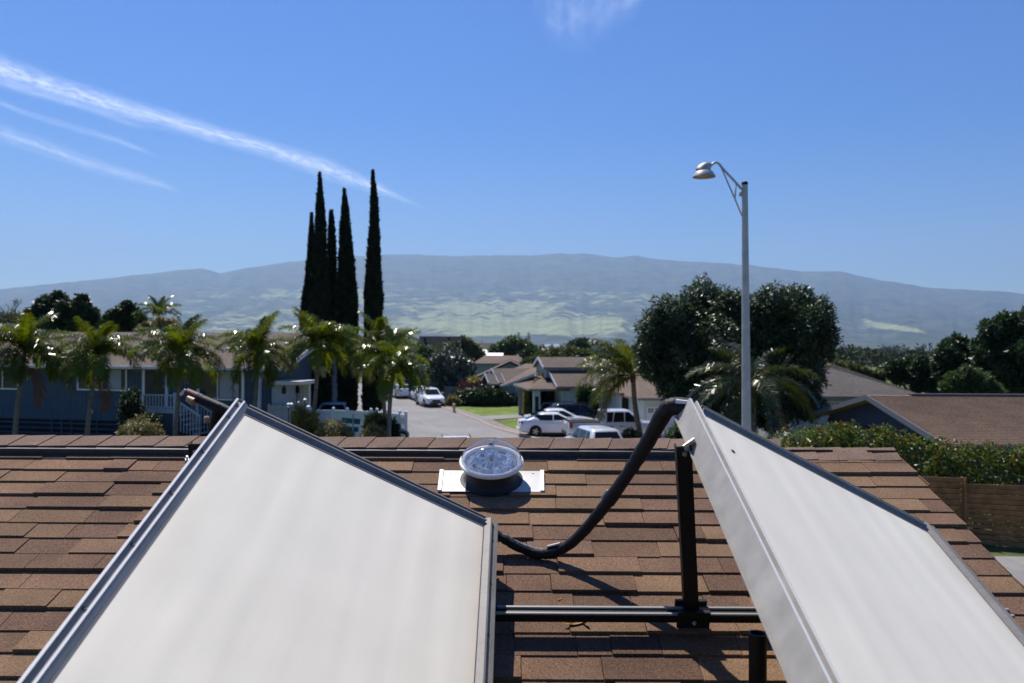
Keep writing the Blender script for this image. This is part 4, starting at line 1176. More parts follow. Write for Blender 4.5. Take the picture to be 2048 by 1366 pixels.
tree('garden_bush', 'green and rust coloured bushes over the left end of the grey hip roof', 56, [(1655, 728, 9), (1675, 729, 9), (1695, 733, 9), (1710, 738, 9), (1730, 742, 8), (1745, 748, 7), (1690, 742, 10), (1760, 748, 9)], 1690, 5200, .2, .09, M['olive_leaf'], 226, 'bush', r0=.08)
tree('palm_shrub', 'leafy shrub at the foot of the leaning coconut palm', 40, [(1258, 866, 12), (1272, 872, 10), (1300, 872, 10), (1248, 874, 7)], 1262, 1500, .14, .06, M['mid_leaf'], 227, 'bush', r0=.03)
tree('garden_shrub', 'green shrub seen under the black pipe beside the right collector', 24, [(1358, 858, 14), (1375, 866, 16), (1345, 872, 14), (1390, 872, 14), (1365, 880, 18)], 1365, 2200, .10, .05, M['mid_leaf'], 228, 'bush', r0=.03)
tree('golden_shrub', 'straw coloured shrub in front of the porch stairs', 25, [(280, 853, 22), (262, 860, 18), (300, 860, 18), (275, 868, 26), (245, 866, 10), (318, 868, 10)], 280, 5200, .085, .035, M['shrub_tan'], 229, 'bush', group='low shrubs behind the ridge', r0=.03)
tree('golden_shrub', 'straw coloured shrub left of the green street signs', 25, [(665, 860, 24), (648, 868, 18), (685, 866, 16), (668, 878, 26), (700, 872, 10)], 665, 5200, .085, .035, M['shrub_tan'], 230, 'bush', group='low shrubs behind the ridge', r0=.03)
tree('golden_shrub', 'straw coloured shrub right of the green street signs', 25, [(745, 864, 18), (758, 868, 15), (735, 872, 14), (750, 878, 22)], 746, 3600, .085, .035, M['shrub_tan'], 231, 'bush', group='low shrubs behind the ridge', r0=.03)
tree('croton_bush', 'yellow-green croton in front of the white fence, left', 27, [(598, 826, 9), (606, 838, 12), (615, 850, 10), (600, 850, 10), (625, 836, 8)], 606, 1700, .22, .05, M['gold_leaf'], 232, 'bush', r0=.03, spread=.5)
tree('croton_bush', 'yellow-green leafy plant at the right end of the white fence', 28, [(742, 838, 8), (752, 836, 8), (760, 842, 8), (740, 850, 8), (758, 852, 9), (768, 838, 6)], 752, 1400, .2, .06, M['gold_leaf'], 233, 'bush', r0=.03, spread=.5)
tree('dark_shrub', 'dark shrub beside the street palms', 27.5, [(782, 848, 12), (770, 855, 12), (790, 858, 10), (778, 866, 14)], 780, 2000, .12, .06, M['dark_leaf'], 234, 'bush', r0=.03)
tree('dark_shrub', 'tall black-green shrub left of the porch railing', 35, [(264, 790, 16), (260, 808, 18), (270, 822, 18), (258, 830, 14), (290, 835, 12), (308, 838, 12), (275, 842, 18)], 266, 6500, .12, .06, M['dark_leaf'], 235, 'bush', r0=.05)

# king palm behind the blue house
kp = P(318, 655, 60); kc = P(318, 632, 60)
kf = Vector((kp.x, 60, gz(kp.x, 60)))
king = empty('king_palm', kf, label='feather palm rising behind the roof of the blue house', cat='palm tree')
MB().tube([kf, kc], [.2, .1], 10).build('trunk', M['palm_bark'], king, org=kf, smooth=True)
rk = random.Random(5)
for i, (k, a) in enumerate(((0, 20), (0, 160), (0, 90), (1, 0), (1, 180), (2, 190), (2, -15), (3, 200), (3, 5), (1, 60), (2, 120), (1, 240), (2, 300))):
    link('frond', ad_me[k], king, kc - kf, (0, 0, R(a)), (1.05,) * 3)

# bare tree at the left edge
def bare_tree(label, d, base, hpx, seed):
    rg = rng(seed); b = P(base, 660, d); g = gz(b.x, d); root_o = Vector((b.x, d, g))
    root = empty('bare_tree', root_o, label=label, cat='tree')
    tr, br = MB(), MB()
    top = P(base, 645, d)
    tr.tube([root_o, top], [.14, .08], 8)
    def grow(p, dr, ln, r, lev, m):
        e = p + dr * ln
        m.tube([p, p.lerp(e, .5) + Vector(rg.normal(size=3)) * ln * .05, e], [r, r * .8, r * .55], 5)
        if lev == 0: return
        for k in range(3):
            v = Vector(rg.normal(size=3)) * .55
            v.z = abs(v.z) * .6
            grow(p.lerp(e, .55 + .45 * rg.random()), (dr + v).normalized(), ln * .68, r * .6, lev - 1, m)
    for k in range(4):
        grow(top - Vector((0, 0, .3 * k)), Vector((rg.normal() * .7, rg.normal() * .5, .9)).normalized(), .9, .05, 4, br)
    tr.build('trunk', M['bark'], root, org=root_o, smooth=True)
    br.build('branches', M['palm_bark'], root, org=root_o)
bare_tree('leafless grey twiggy tree at the left edge', 60, 24, 60, 71)

# Norfolk pines in the distance
def pine(label, d, px_, top, bot, wpx, seed):
    rg = rng(seed); b = P(px_, bot, d); g = gz(b.x, d); o = Vector((b.x, d, g)); t = P(px_, top, d)
    root = empty('norfolk_pine', o, label=label, cat='tree', group='distant pines')
    n = 1500; H = t.z - b.z; W = wpx / F * d / 2
    f = np.floor(rg.random(n) * 16) / 16 + rg.random(n) * .02
    a = rg.random(n) * 6.28; s = np.sqrt(rg.random(n))
    w = W * (1 - f) ** .8 * s + .05
    p = np.stack([np.cos(a) * w, np.sin(a) * w, b.z - g + f * H - .08 * w], 1)
    V, Fq = leaf_quads(p, np.stack([np.cos(a), np.sin(a), .25 + 0 * a], 1), H * .07, H * .022, rg)
    link('crown', np_mesh('crown', V, Fq, M['dark_leaf']), root)
    MB().tube([Vector((0, 0, 0)), Vector((0, 0, t.z - g))], [H * .03, .03], 6).build('trunk', M['bark'], root)
pine('slim pine spire right of the broad centre tree', 330, 1057, 664, 695, 8, 81)
pine('shorter pine spire left of the slim one', 360, 1037, 664, 690, 10, 82)
pine('cone-shaped pine in front of the valley, right', 240, 1790, 698, 728, 17, 83)
pine('small dark pine left of the cone-shaped one', 260, 1706, 706, 728, 12, 84)
pine('tiny pine between the two right-hand pines', 280, 1752, 717, 732, 7, 85)
pine('thin pine spire in the haze left of the leaning coconut palm', 420, 1178, 680, 702, 7, 86)

# far-off wood: the mass of tree crowns between the houses and the foot of the mountain
def woodland():
    rg = rng(909); Vs, Fs, b = [], [], 0
    def put(x, y, g, r, n, asp):
        nonlocal b
        c = np.array([x, y, g + r * asp * .75])
        p, d = blob_points(rg, c, np.array([r, r, r * asp]), n, (.75, 1.05))
        V, Fq = leaf_quads(p, d + .8 * rg.normal(size=(n, 3)), r * (.30 if n > 150 else .5), r * (.18 if n > 150 else .32), rg, Nref=d + .5 * rg.normal(size=(n, 3)))
        Vs.append(V); Fs.append(Fq + b); b += len(V)
    for i in range(1500):
        a = R(rg.uniform(-36, 36)); r = 230 * (4200 / 230) ** (rg.random() ** .8)
        x, y = r * math.sin(a), r * math.cos(a)
        dens = fbm(WN, x / 170.0, y / 170.0, 3)
        if dens < .42 and r < 2500: continue
        g = gz(x, y); px_, _ = proj((x, y, g))
        size = rg.uniform(2.2, 4.6) * (1 + .5 * (r > 600)) * (1 + .8 * (r > 1500))
        if r < 400 and 940 < px_ < 1280: size *= .7
        put(x, y, g, size, int(np.interp(r, [230, 500, 900, 4200], [420, 240, 100, 40])), rg.uniform(.7, 1.1))
    me = np_mesh('distant_woodland', np.concatenate(Vs), np.concatenate(Fs), M['far_leaf'])
    tag(link('distant_woodland', me), 'mass of far tree crowns in the valley below the mountain', 'woodland', kind='stuff')
WN = vnoise(66)
M['far_leaf'] = mat('far_tree_leaf', (.040, .055, .022), .8, .2, noise=(.02, .5))
woodland()

# hedge with red flowers on the right
def hedge():
    rg = rng(313)
    pts = [(1560, 905, 22.2), (1600, 890, 21.9), (1640, 884, 21.7), (1680, 880, 21.5), (1715, 876, 21.3), (1750, 884, 21.2), (1790, 897, 21.1), (1830, 905, 20.9), (1870, 912, 20.7), (1910, 922, 20.7), (1950, 925, 20.6), (1990, 922, 20.5), (2030, 926, 20.4), (2070, 926, 20.3), (2110, 928, 20.3)]
    o = P(1830, 950, 21.0); o.z = gz(o.x, o.y)
    root = empty('flowering_hedge', o, label='long leafy hedge dotted with red flowers above the wooden fence', cat='hedge')
    cl = []
    for x, y, d in pts:
        p = P(x, y, d)
        for z in np.arange(p.z, o.z + .3, -.5):
            cl.append((np.array((p.x + rg.normal() * .1, p.y + rg.normal() * .12, z)), .36 if z > p.z - .2 else .5))
        for k in range(2):
            cl.append((np.array((p.x + rg.normal() * .25, p.y + rg.normal() * .2, p.z + .16 + rg.random() * .12)), .22))
    link('foliage', crown_mesh('foliage', cl, 30000, .10, .055, M['hedge_leaf'], rg, o, 0, 1, 1.0, (.5, 1.1)), root)
    tops = [c for c in cl if c[1] < .4]
    tag(link('flowers', crown_mesh('flowers', tops, 200, .05, .045, M['red_petal'], rg, o, 0, 1, 1.0, (1.0, 1.2)), root), kind='stuff')
    st = MB()
    for x, y, d in pts:
        p = P(x, y, d); st.tube([(p.x, p.y, o.z - .1), (p.x + .05, p.y, p.z)], [.04, .015], 6)
    st.build('stems', M['bark'], root, org=o)
hedge()
# ------------------------------------------------------------------ street
M['asphalt'] = mat('old_grey_asphalt', (.20, .195, .19), .85, .3, noise=(3.0, .12), blotch=(.25, .14), bump=(60, .3, .01))
M['curb'] = mat('weathered_concrete', (.34, .29, .26), .9, .2, noise=(4, .2))
M['lawn'] = mat('mown_lawn', (.115, .165, .028), .9, .2, noise=(2.5, .35), blotch=(.4, .3), bump=(40, .8, .03))
M['paint_line'] = mat('worn_road_paint', (.30, .30, .29), .8, .2, noise=(6, .3))
ROAD = [(15.8, -9, 9), (17.2, -6, 6), (19, -4.6, 4.6), (28, -4.2, 5.0), (36, -4.6, 5.2), (42, -6.0, 4.2), (49.4, -8.3, 1.05), (55.4, -10.4, -1.4), (60, -11.9, -2.5), (66, -13.8, -4.4), (71.8, -15.7, -6.4), (84, -19.7, -10.4), (92, -22.3, -13.2), (112, -29, -20)]
ry = np.linspace(15.8, 112, 97)
rl_ = np.interp(ry, [q[0] for q in ROAD], [q[1] for q in ROAD]); rr2 = np.interp(ry, [q[0] for q in ROAD], [q[2] for q in ROAD])
def strip(name, a, b, h, matl, ys, n=6, flat=True, extra=None):
    V = []
    for y, x0, x1 in zip(ys, a, b):
        for t in np.linspace(0, 1, n):
            x = x0 + (x1 - x0) * t; V.append((x, y, gz(x, y) + h))
    me = np_mesh(name, V, grid_faces(len(ys), n)[:, ::-1], matl, True)
    return me
tag(link('road', strip('road', rl_, rr2, .03, M['asphalt'], ry, 10)), kind='structure')
ys2 = np.linspace(-40, 50, 60)
V = [(x, y, gz(x, y) + .026) for x in np.linspace(-60, 70, 66) for y in np.linspace(9.6, 16.4, 6)]
tag(link('cross_street', np_mesh('cross_street', V, grid_faces(66, 6), M['asphalt'], True)), kind='structure')
def kerb(name, xs, ys, side):
    V = []
    for x, y in zip(xs, ys):
        g = gz(x, y)
        for dx, h in ((0, .0), (0, .15), (.16, .16), (.16, .11), (1.15, .10), (1.15, -.1)):
            V.append((x + side * dx, y, g + h))
    me = np_mesh(name, V, grid_faces(len(ys), 6), M['curb'])
    tag(link(name, me), kind='structure')
kk = ry > 19
kerb('kerb', rr2[kk], ry[kk], 1); kerb('kerb', rl_[kk], ry[kk], -1)
# seam and faint painted line in the road
xm = rl_[kk] * .45 + rr2[kk] * .55
tag(link('road_seam', strip('road_seam', xm - .03, xm + .03, .036, M['paint_line'], ry[kk], 2)), kind='structure')
yl = np.linspace(46, 78, 50)
xr = np.interp(yl, ry, rr2) + 1.2
tag(link('lawn', strip('lawn', xr, xr + np.interp(yl, [46, 52, 78], [6, 9, 12]), .06, M['lawn'], yl, 8)), kind='structure')
# driveway that cuts the lawn
dv = [P(940, 834, 62.6), P(968, 842, 59.6), P(1058, 832, 62.5), P(1060, 826, 65.5)]
V = []
for t in np.linspace(0, 1, 12):
    for s in np.linspace(0, 1, 5):
        p = dv[0].lerp(dv[3], t).lerp(dv[1].lerp(dv[2], t), s); V.append((p.x, p.y, gz(p.x, p.y) + .115))
tag(link('driveway', np_mesh('driveway', V, grid_faces(12, 5), M['asphalt'])), kind='structure')
V = [(x, y, gz(x, y) + .065) for x in np.linspace(2.2, 14, 20) for y in np.linspace(40, 50, 12)]
tag(link('driveway', np_mesh('driveway', V, grid_faces(20, 12), M['curb'])), kind='structure')

V = [(x, y, gz(x, y) + .045) for x in np.linspace(7.5, 26, 20) for y in np.linspace(14, 18.3, 8)]
tag(link('pavement', np_mesh('pavement', V, grid_faces(20, 8), M['asphalt'])), kind='structure')
# ------------------------------------------------------------------ houses
def roof_mat(name, col, scale=1.0, axis='Y'):
    m = mat(name, col, .92, .2, noise=(7, .22), blotch=(.5, .14))
    return stripes(m, 2.2 * scale, axis, .8, .03, width=1.2)
M['roof_brown'] = roof_mat('taupe_shingle_roof', (.125, .100, .085))
M['roof_grey'] = roof_mat('grey_shingle_roof', (.105, .095, .088))
M['roof_tan'] = roof_mat('warm_tan_shingle_roof', (.155, .116, .092))
M['roof_dark'] = mat('dark_slate_roof', (.012, .015, .019), .95, .05, noise=(3, .2))
M['roof_neighbour'] = mat('warm_brown_shingles', (.235, .162, .112), .92, .2, noise=(16, .3), blotch=(1.2, .14))
M['blue_siding'] = stripes(mat('slate_blue_siding', (.055, .090, .130), .7, .3, noise=(1.2, .10)), 1.6, 'X', .9, .03, width=.5)
M['navy_siding'] = mat('navy_gable_boards', (.030, .050, .095), .7, .3, noise=(2, .15))
M['mint'] = mat('pale_green_render', (.52, .60, .58), .8, .2, noise=(2, .06))
M['sage'] = mat('sage_wall', (.27, .32, .31), .8, .2, noise=(2, .08))
M['grey_wall'] = mat('light_grey_wall', (.34, .37, .42), .8, .2, noise=(2, .06))
M['trim_blue'] = mat('pale_blue_grey_trim', (.42, .46, .52), .6, .3)
M['eave'] = mat('weathered_eave_board', (.20, .185, .17), .8, .2)
M['barge_grey'] = mat('blue_grey_barge', (.10, .115, .14), .7, .2)
M['dark_void'] = mat('dark_timber_and_shade', (.022, .022, .024), .9, .2)
M['door_dark'] = mat('dark_door', (.035, .025, .022), .5, .4, noise=(6, .2))
M['gutter'] = mat('pale_gutter', (.62, .61, .60), .5, .4)
M['beam'] = mat('cream_beam', (.58, .55, .49), .7, .3)

def body(root, x0, x1, y0, y1, zg, ze, zr, kind, over, wall, roofm, ridge='x', rname='roof', walls=True, gable=None, thick=.12, cut=None, fascia=None):
    """one block of a house in its own axes: walls up to ze, a gable or hip roof up to zr"""
    if walls:
        w = MB(); t = .12
        if kind == 'gable' and ridge == 'x':
            ym = (y0 + y1) / 2; sl = (zr - ze) / ((y1 - y0) / 2 + over); zw = ze + sl * over - .05; za = zr - .08
            for x in (x0, x1 - t): w.prism([(x, y0, zg), (x, y1, zg), (x, y1, zw), (x, ym, za), (x, y0, zw)], (t, 0, 0))
            w.box(x0 + t, x1 - t, y0, y0 + t, zg, zw); w.box(x0 + t, x1 - t, y1 - t, y1, zg, zw)
        elif kind == 'gable':
            xm = (x0 + x1) / 2; sl = (zr - ze) / ((x1 - x0) / 2 + over); zw = ze + sl * over - .05; za = zr - .08
            for y in (y0, y1 - t): w.prism([(x0, y, zg), (x1, y, zg), (x1, y, zw), (xm, y, za), (x0, y, zw)], (0, t, 0))
            w.box(x0, x0 + t, y0 + t, y1 - t, zg, zw); w.box(x1 - t, x1, y0 + t, y1 - t, zg, zw)
        else:
            w.box(x0, x1, y0, y0 + t, zg, ze + .05); w.box(x0, x1, y1 - t, y1, zg, ze + .05)
            w.box(x0, x0 + t, y0 + t, y1 - t, zg, ze + .05); w.box(x1 - t, x1, y0 + t, y1 - t, zg, ze + .05)
        w.build('wall', wall, root)
    X0, X1, Y0_, Y1 = x0 - over, x1 + over, y0 - over, y1 + over
    r = MB()
    def slab(top):
        vs = [Vector(q) for q in top]; n = len(vs)
        r.add(vs + [v - Vector((0, 0, thick)) for v in vs], [tuple(range(n)), tuple(reversed(range(n, 2 * n)))] + [(i, n + i, n + (i + 1) % n, (i + 1) % n) for i in range(n)])
    if kind == 'gable' and ridge == 'x':
        ym = (y0 + y1) / 2
        slab([(X0, Y0_, ze), (X1, Y0_, ze), (X1, ym, zr), (X0, ym, zr)]); slab([(X1, Y1, ze), (X0, Y1, ze), (X0, ym, zr), (X1, ym, zr)])
    elif kind == 'gable':
        xm = (x0 + x1) / 2
        slab([(X0, Y1, ze), (X0, Y0_, ze), (xm, Y0_, zr), (xm, Y1, zr)]); slab([(X1, Y0_, ze), (X1, Y1, ze), (xm, Y1, zr), (xm, Y0_, zr)])
    else:
        ym = (Y0_ + Y1) / 2; a = min((Y1 - Y0_) / 2, (X1 - X0) / 2 - .05) if cut is None else cut
        slab([(X0, Y0_, ze), (X1, Y0_, ze), (X1 - a, ym, zr), (X0 + a, ym, zr)]); slab([(X1, Y1, ze), (X0, Y1, ze), (X0 + a, ym, zr), (X1 - a, ym, zr)])
        slab([(X1, Y0_, ze), (X1, Y1, ze), (X1 - a, ym, zr)]); slab([(X0, Y1, ze), (X0, Y0_, ze), (X0 + a, ym, zr)])
    rf = r.build(rname, roofm, root)
    if fascia is not None:
        k = .02
        if kind == 'gable':
            if ridge == 'x':
                ym = (y0 + y1) / 2
                for x in (X0 - k, X1 + k):
                    for y in (Y0_, Y1): MB().bar((x, y, ze - .06), (x, ym, zr - .06), .04, .2).build('barge_board', fascia, root)
            else:
                xm = (x0 + x1) / 2
                for y in (Y0_ - k, Y1 + k):
                    for x in (X0, X1): MB().bar((x, y, ze - .06), (xm, y, zr - .06), .04, .2).build('barge_board', fascia, root)
        if not (kind == 'gable' and ridge == 'y'):
            for y in (Y0_ - k, Y1 + k): MB().bar((X0, y, ze - .07), (X1, y, ze - .07), .04, .15).build('fascia', M['eave'], root)
        if kind == 'hip' or ridge == 'y':
            for x in (X0 - k, X1 + k): MB().bar((x, Y0_, ze - .07), (x, Y1, ze - .07), .04, .15).build('fascia', M['eave'], root)
    return rf

def window(root, x0, x1, z0, z1, y=0.0, frame='white_paint', mull=(), pane='glass_dark', depth=.05, fw=.07, axis='y', blinds=None):
    """a window in the wall plane y (facing -y), frame > pane"""
    f = MB()
    f.box(x0 - fw, x0, y - depth, y + .02, z0 - fw, z1 + fw); f.box(x1, x1 + fw, y - depth, y + .02, z0 - fw, z1 + fw)
    f.box(x0, x1, y - depth, y + .02, z1, z1 + fw); f.box(x0 - .02, x1 + .02, y - depth - .04, y + .02, z0 - fw, z0)
    for m_ in mull: f.box(m_ - fw * .35, m_ + fw * .35, y - depth + .008, y + .02, z0, z1)
    o = f.build('window', M[frame], root)
    MB().box(x0, x1, y - depth + .02, y - depth + .024, z0, z1).build('pane', M[pane], o)
    if blinds:
        MB().box(blinds[0], blinds[1], y - depth + .0155, y - depth + .019, z0 + .03, z1 - .03).build('blind', M['blinds'], o)
    return o

# ---- blue house behind the palms (local x runs to the right along its front wall, local y into the house)
hA = P(0, 729, 38.0); hB = P(530, 737, 35.5)
hrot = math.atan2(hB.y - hA.y, hB.x - hA.x)
hd = Vector((math.cos(hrot), math.sin(hrot), 0)); hn_ = Vector((-math.sin(hrot), math.cos(hrot), 0))
hz = (hA.z + hB.z) / 2
W0 = hA + hn_ * .65; gB = 1.40
horg = Vector((W0.x, W0.y, gB))
blue = empty('blue_house', horg, (0, 0, hrot), label='slate blue single-storey house behind the row of palms', cat='house')
def hx(px_, dy=0.0):
    """local x (and depth) of a photograph column on the front wall plane, dy metres in front of it"""
    q = P(px_, 760, 1.0); q = Vector((q.x, 1.0, 0))
    o = Vector((horg.x, horg.y, 0)) - hn_ * dy
    # q t = o + hd s
    den = q.x * hd.y - q.y * hd.x
    t = (o.x * hd.y - o.y * hd.x) / den
    s = (q * t - o).dot(hd)
    return s, t
def hzl(px_, py_, dy=0.0):
    s, t = hx(px_, dy)
    return P(px_, py_, t).z - gB
XL, XR = hx(-220)[0], hx(556)[0]
ze = hz - gB
zr_ = P(262, 664, 41.5).z - gB
zs = hzl(200, 841)
body(blue, XL, XR, 0, 8.6, zs, ze, zr_ , 'gable', .65, M['blue_siding'], M['roof_brown'], fascia=M['gutter'])
MB().bar((XL - .5, -.74, ze - .04), (XR + .5, -.74, ze - .04), .13, .12).build('gutter', M['gutter'], blue)
MB().box(XL, XR, .05, 8.5, -.3, zs - .02).build('crawl_space', M['dark_void'], blue)  # solid near-black block painted as the shade under the floor
lat = MB()
for z in (.12, .36, .60): lat.box(hx(-100)[0], hx(245)[0], -.03, .03, z - .03, z + .03)
for px_ in (105, 125, 145, 195): x = hx(px_)[0]; lat.box(x - .03, x + .03, -.05, -.03, .0, zs)
lat.build('skirt_lattice', M['blue_siding'], blue)
window(blue, hx(-70)[0], hx(36)[0], hzl(20, 776), hzl(20, 736), mull=(hx(6)[0],), blinds=(hx(-70)[0], hx(-20)[0]))
window(blue, hx(158)[0], hx(252)[0], hzl(205, 778), hzl(205, 738), mull=(hx(205)[0],), blinds=(hx(218)[0], hx(243)[0]))
window(blue, hx(400)[0], hx(484)[0], hzl(440, 797), hzl(440, 741), mull=(hx(436)[0],), blinds=(hx(440)[0], hx(478)[0]))
d0, d1 = hx(291)[0], hx(332)[0]
dz0, dz1 = hzl(310, 818), hzl(310, 740)
df = MB(); df.box(d0 - .13, d0, -.07, .02, dz0, dz1 + .1); df.box(d1, d1 + .13, -.07, .02, dz0, dz1 + .1); df.box(d0, d1, -.07, .02, dz1, dz1 + .1)
dr = MB().box(d0, d1, -.045, -.04, dz0, dz1).build('door', M['door_dark'], blue)
df.build('door_frame', M['white_paint'], dr); MB().tube([(d1 - .08, -.06, dz0 + 1.0), (d1 - .08, -.06, dz0 + 1.12)], .02, 6).build('door_handle', M['bolt'], dr)
for px_ in (397, 487):
    x = hx(px_)[0]; MB().box(x - .06, x + .06, -.06, -.002, zs, ze).build('corner_board', M['white_paint'], blue)
x = hx(519, .9)[0]; MB().box(x - .07, x + .07, -.97, -.83, zs - .2, ze + .02).build('porch_post', M['trim_blue'], blue)
x = hx(184)[0]; z = hzl(184, 823); MB().box(x - .1, x + .1, -.1, -.002, z - .09, z + .09).build('utility_box', M['gutter'], blue)
# porch with railing and stairs
pdy = 1.25
pz = hzl(310, 819, pdy)
pxa, pxb = hx(279, pdy)[0], hx(349, pdy)[0]
po = MB().box(pxa, pxb, -pdy, -.01, pz - .16, pz).build('porch', M['trim_blue'], blue)
MB().box(pxa + .05, pxb - .05, -pdy + .04, -.02, -.2, pz - .17).build('porch_skirt', M['blue_siding'], po)
rt = hzl(310, 790, pdy)
MB().bar((pxa, -pdy + .03, rt), (pxb, -pdy + .03, rt), .07, .06).build('hand_rail', M['trim_blue'], po)
MB().bar((pxa, -pdy + .03, pz + .12), (pxb, -pdy + .03, pz + .12), .05, .05).build('bottom_rail', M['trim_blue'], po)
for x in np.linspace(pxa + .05, pxb - .05, 12):
    MB().box(x - .02, x + .02, -pdy + .01, -pdy + .05, pz, rt - .03).build('baluster', M['trim_blue'], po)
MB().box(pxb - .05, pxb + .05, -pdy - .02, -pdy + .08, -.2, rt + .12).build('porch_post', M['trim_blue'], po)
sxa, sxb = hx(353, pdy)[0], hx(400, pdy)[0]; sza, szb = hzl(353, 801, pdy), hzl(400, 832, pdy)
st = MB(); ns = 6
for i in range(ns):
    x0_ = pxb + .02 + (sxb - pxb) * i / ns; x1_ = pxb + .02 + (sxb - pxb) * (i + 1) / ns; zt = pz - (pz - .0) * (i + 1) / (ns + 1)
    st.box(x0_, x1_, -pdy + .1, -.1, zt - .05, zt)
stairs = st.build('stairs', M['trim_blue'], blue)
for yy in (-pdy + .03, -.1):
    MB().bar((sxa, yy, sza), (sxb, yy, szb), .07, .06).build('hand_rail', M['trim_blue'], stairs)
    for t in np.linspace(.04, .98, 8):
        x = sxa + (sxb - sxa) * t; zt = sza + (szb - sza) * t
        MB().box(x - .018, x + .018, yy - .018, yy + .018, max(-.1, zt - 1.35 + (.35 * t)), zt - .03).build('baluster', M['trim_blue'], stairs)
# flat-roofed wing at the right end with two wall lanterns
wx0, wx1 = XR + .01, hx(606)[0]
wz = hzl(580, 768)
MB().box(wx0, hx(583)[0], -.6, .5, -.3, wz).build('wing_wall', M['grey_wall'], blue)
MB().box(wx0 - .1, wx1 + .2, -.75, .9, wz + .005, wz + .16).build('wing_beam', M['beam'], blue)
MB().box(hx(583)[0] + .005, wx1, .6, .8, -.3, wz).build('entry_wall', M['beam'], blue)
for px_, dy in ((570, .62), (585, .0)):
    x = hx(px_, dy)[0]; z = hzl(px_, 781, dy); y_ = -dy - .02 if dy else .55
    ln = MB().box(x - .07, x + .07, y_ - .14, y_ - .005, z - .14, z + .10).build('wall_lantern', M['black_metal'], blue)
    MB().lathe([(.1, .10), (.02, .2), (.005, .24)], 8, Matrix.Translation((x, y_ - .07, z))).build('lantern_cap', M['black_metal'], ln)

# ---- grey gate wall and white fence
def plank_fence(name, label, cat, pts, h_top, matl, board, gap, cap=True, post=.11, group=None):
    """vertical boards between posts; pts = [(px, py_top, d)]"""
    o = P(*pts[0]); o.z = gz(o.x, o.y)
    root = empty(name, o, label=label, cat=cat, group=group)
    for i in range(len(pts) - 1):
        a, b = P(*pts[i]), P(*pts[i + 1]); ln = (Vector((b.x, b.y, 0)) - Vector((a.x, a.y, 0))).length
        n = max(1, int(ln / (board + gap)))
        for k in range(n):
            t0, t1 = k / n, (k + 1) / n - gap / ln
            p, q = a.lerp(b, t0), a.lerp(b, t1)
            g = min(gz(p.x, p.y), gz(q.x, q.y))
            zt = min(p.z, q.z) - .06
            MB().bar((p.x, p.y, (g + zt) / 2), (q.x, q.y, (g + zt) / 2), .03, zt - g).build('board', matl, root, org=o)
        for f in (.06, .88):
            MB().bar(a + Vector((0, -.03, -f * (a.z - gz(a.x, a.y)))), b + Vector((0, -.03, -f * (b.z - gz(b.x, b.y)))), .05, .12).build('rail', matl, root, org=o)
    for q in pts:
        a = P(*q); g = gz(a.x, a.y)
        MB().box(a.x - post / 2, a.x + post / 2, a.y - post / 2, a.y + post / 2, g - .1, a.z + .03).build('post', matl, root, org=o)
        if cap:
            MB().lathe([(post * .72, a.z + .0305), (post * .72, a.z + .05), (.005, a.z + .10)], 4, Matrix.Translation((a.x, a.y, 0)) @ Matrix.Rotation(R(45), 4, 'Z')).build('post_cap', matl, root, org=o)
    return root
M['vinyl'] = mat('white_vinyl', (.62, .66, .72), .5, .4, noise=(2, .05))
M['gate_grey'] = mat('grey_painted_boards', (.33, .35, .38), .7, .3, noise=(3, .1))
plank_fence('vinyl_fence', 'white vinyl board fence behind the green street signs', 'fence', [(622, 819, 36.5), (667, 818, 35.6), (695, 819, 35), (742, 820, 34), (754, 820, 33.8), (772, 823, 33.3), (800, 824, 32), (812, 826, 31)], 1.6, M['vinyl'], .18, .006)
plank_fence('board_gate', 'grey board gate beside the flat-roofed wing of the blue house', 'gate', [(538, 809, 35.2), (560, 809, 35.2), (584, 809, 35.2)], 1.6, M['gate_grey'], .30, .004, cap=False, post=.09)
M['wood_grey'] = mat('weathered_wood_fence', (.13, .12, .125), .85, .2, noise=(4, .2))
plank_fence('wooden_fence', 'weathered grey board fence behind the white oncoming car', 'fence', [(890, 773, 82), (912, 774, 81), (932, 776, 80)], 1.6, M['wood_grey'], .22, .012, cap=False)
M['wood_dark'] = mat('dark_wood_fence', (.045, .042, .045), .85, .2, noise=(4, .2))
plank_fence('wooden_fence', 'dark board fence behind the farthest white car', 'fence', [(812, 768, 96), (840, 768, 94), (866, 770, 92)], 1.6, M['wood_dark'], .3, .012, cap=False)

# horizontal slat fence on the right
M['slat'] = mat('brown_fence_slat', (.22, .112, .045), .75, .25, noise=(5, .3), blotch=(1.0, .18), rand=.10)
fo = P(1930, 1090, 19.6); fo.z = gz(fo.x, fo.y)
sf = empty('slat_fence', fo, label='brown fence of horizontal slats under the flowering hedge', cat='fence')
def slat_panel(a, b, n):
    """a, b: pixel (x, top, bottom, d) of the two ends"""
    for i in range(n):
        t0, t1 = i / n, (i + .80) / n
        q = [P(a[0], a[1] + (a[2] - a[1]) * t, a[3]) for t in (t0, t1)] + [P(b[0], b[1] + (b[2] - b[1]) * t, b[3]) for t in (t1, t0)]
        MB().prism(q, (0, .022, 0)).build('slat', M['slat'], sf, org=fo)
slat_panel((1700, 948, 1066, 19.9), (1925, 956, 1082, 19.6), 11)
slat_panel((1931, 968, 1086, 19.6), (2110, 973, 1105, 19.0), 12)
for px_, y0_, y1_, d in ((1928, 955, 1085, 19.57), (1700, 948, 1064, 19.86), (2110, 972, 1108, 18.97)):
    a, b = P(px_, y0_, d), P(px_, y1_, d)
    MB().box(a.x - .025, a.x + .025, a.y + .03, a.y + .12, gz(a.x, a.y) - .1, a.z).build('post', M['slat'], sf, org=fo)
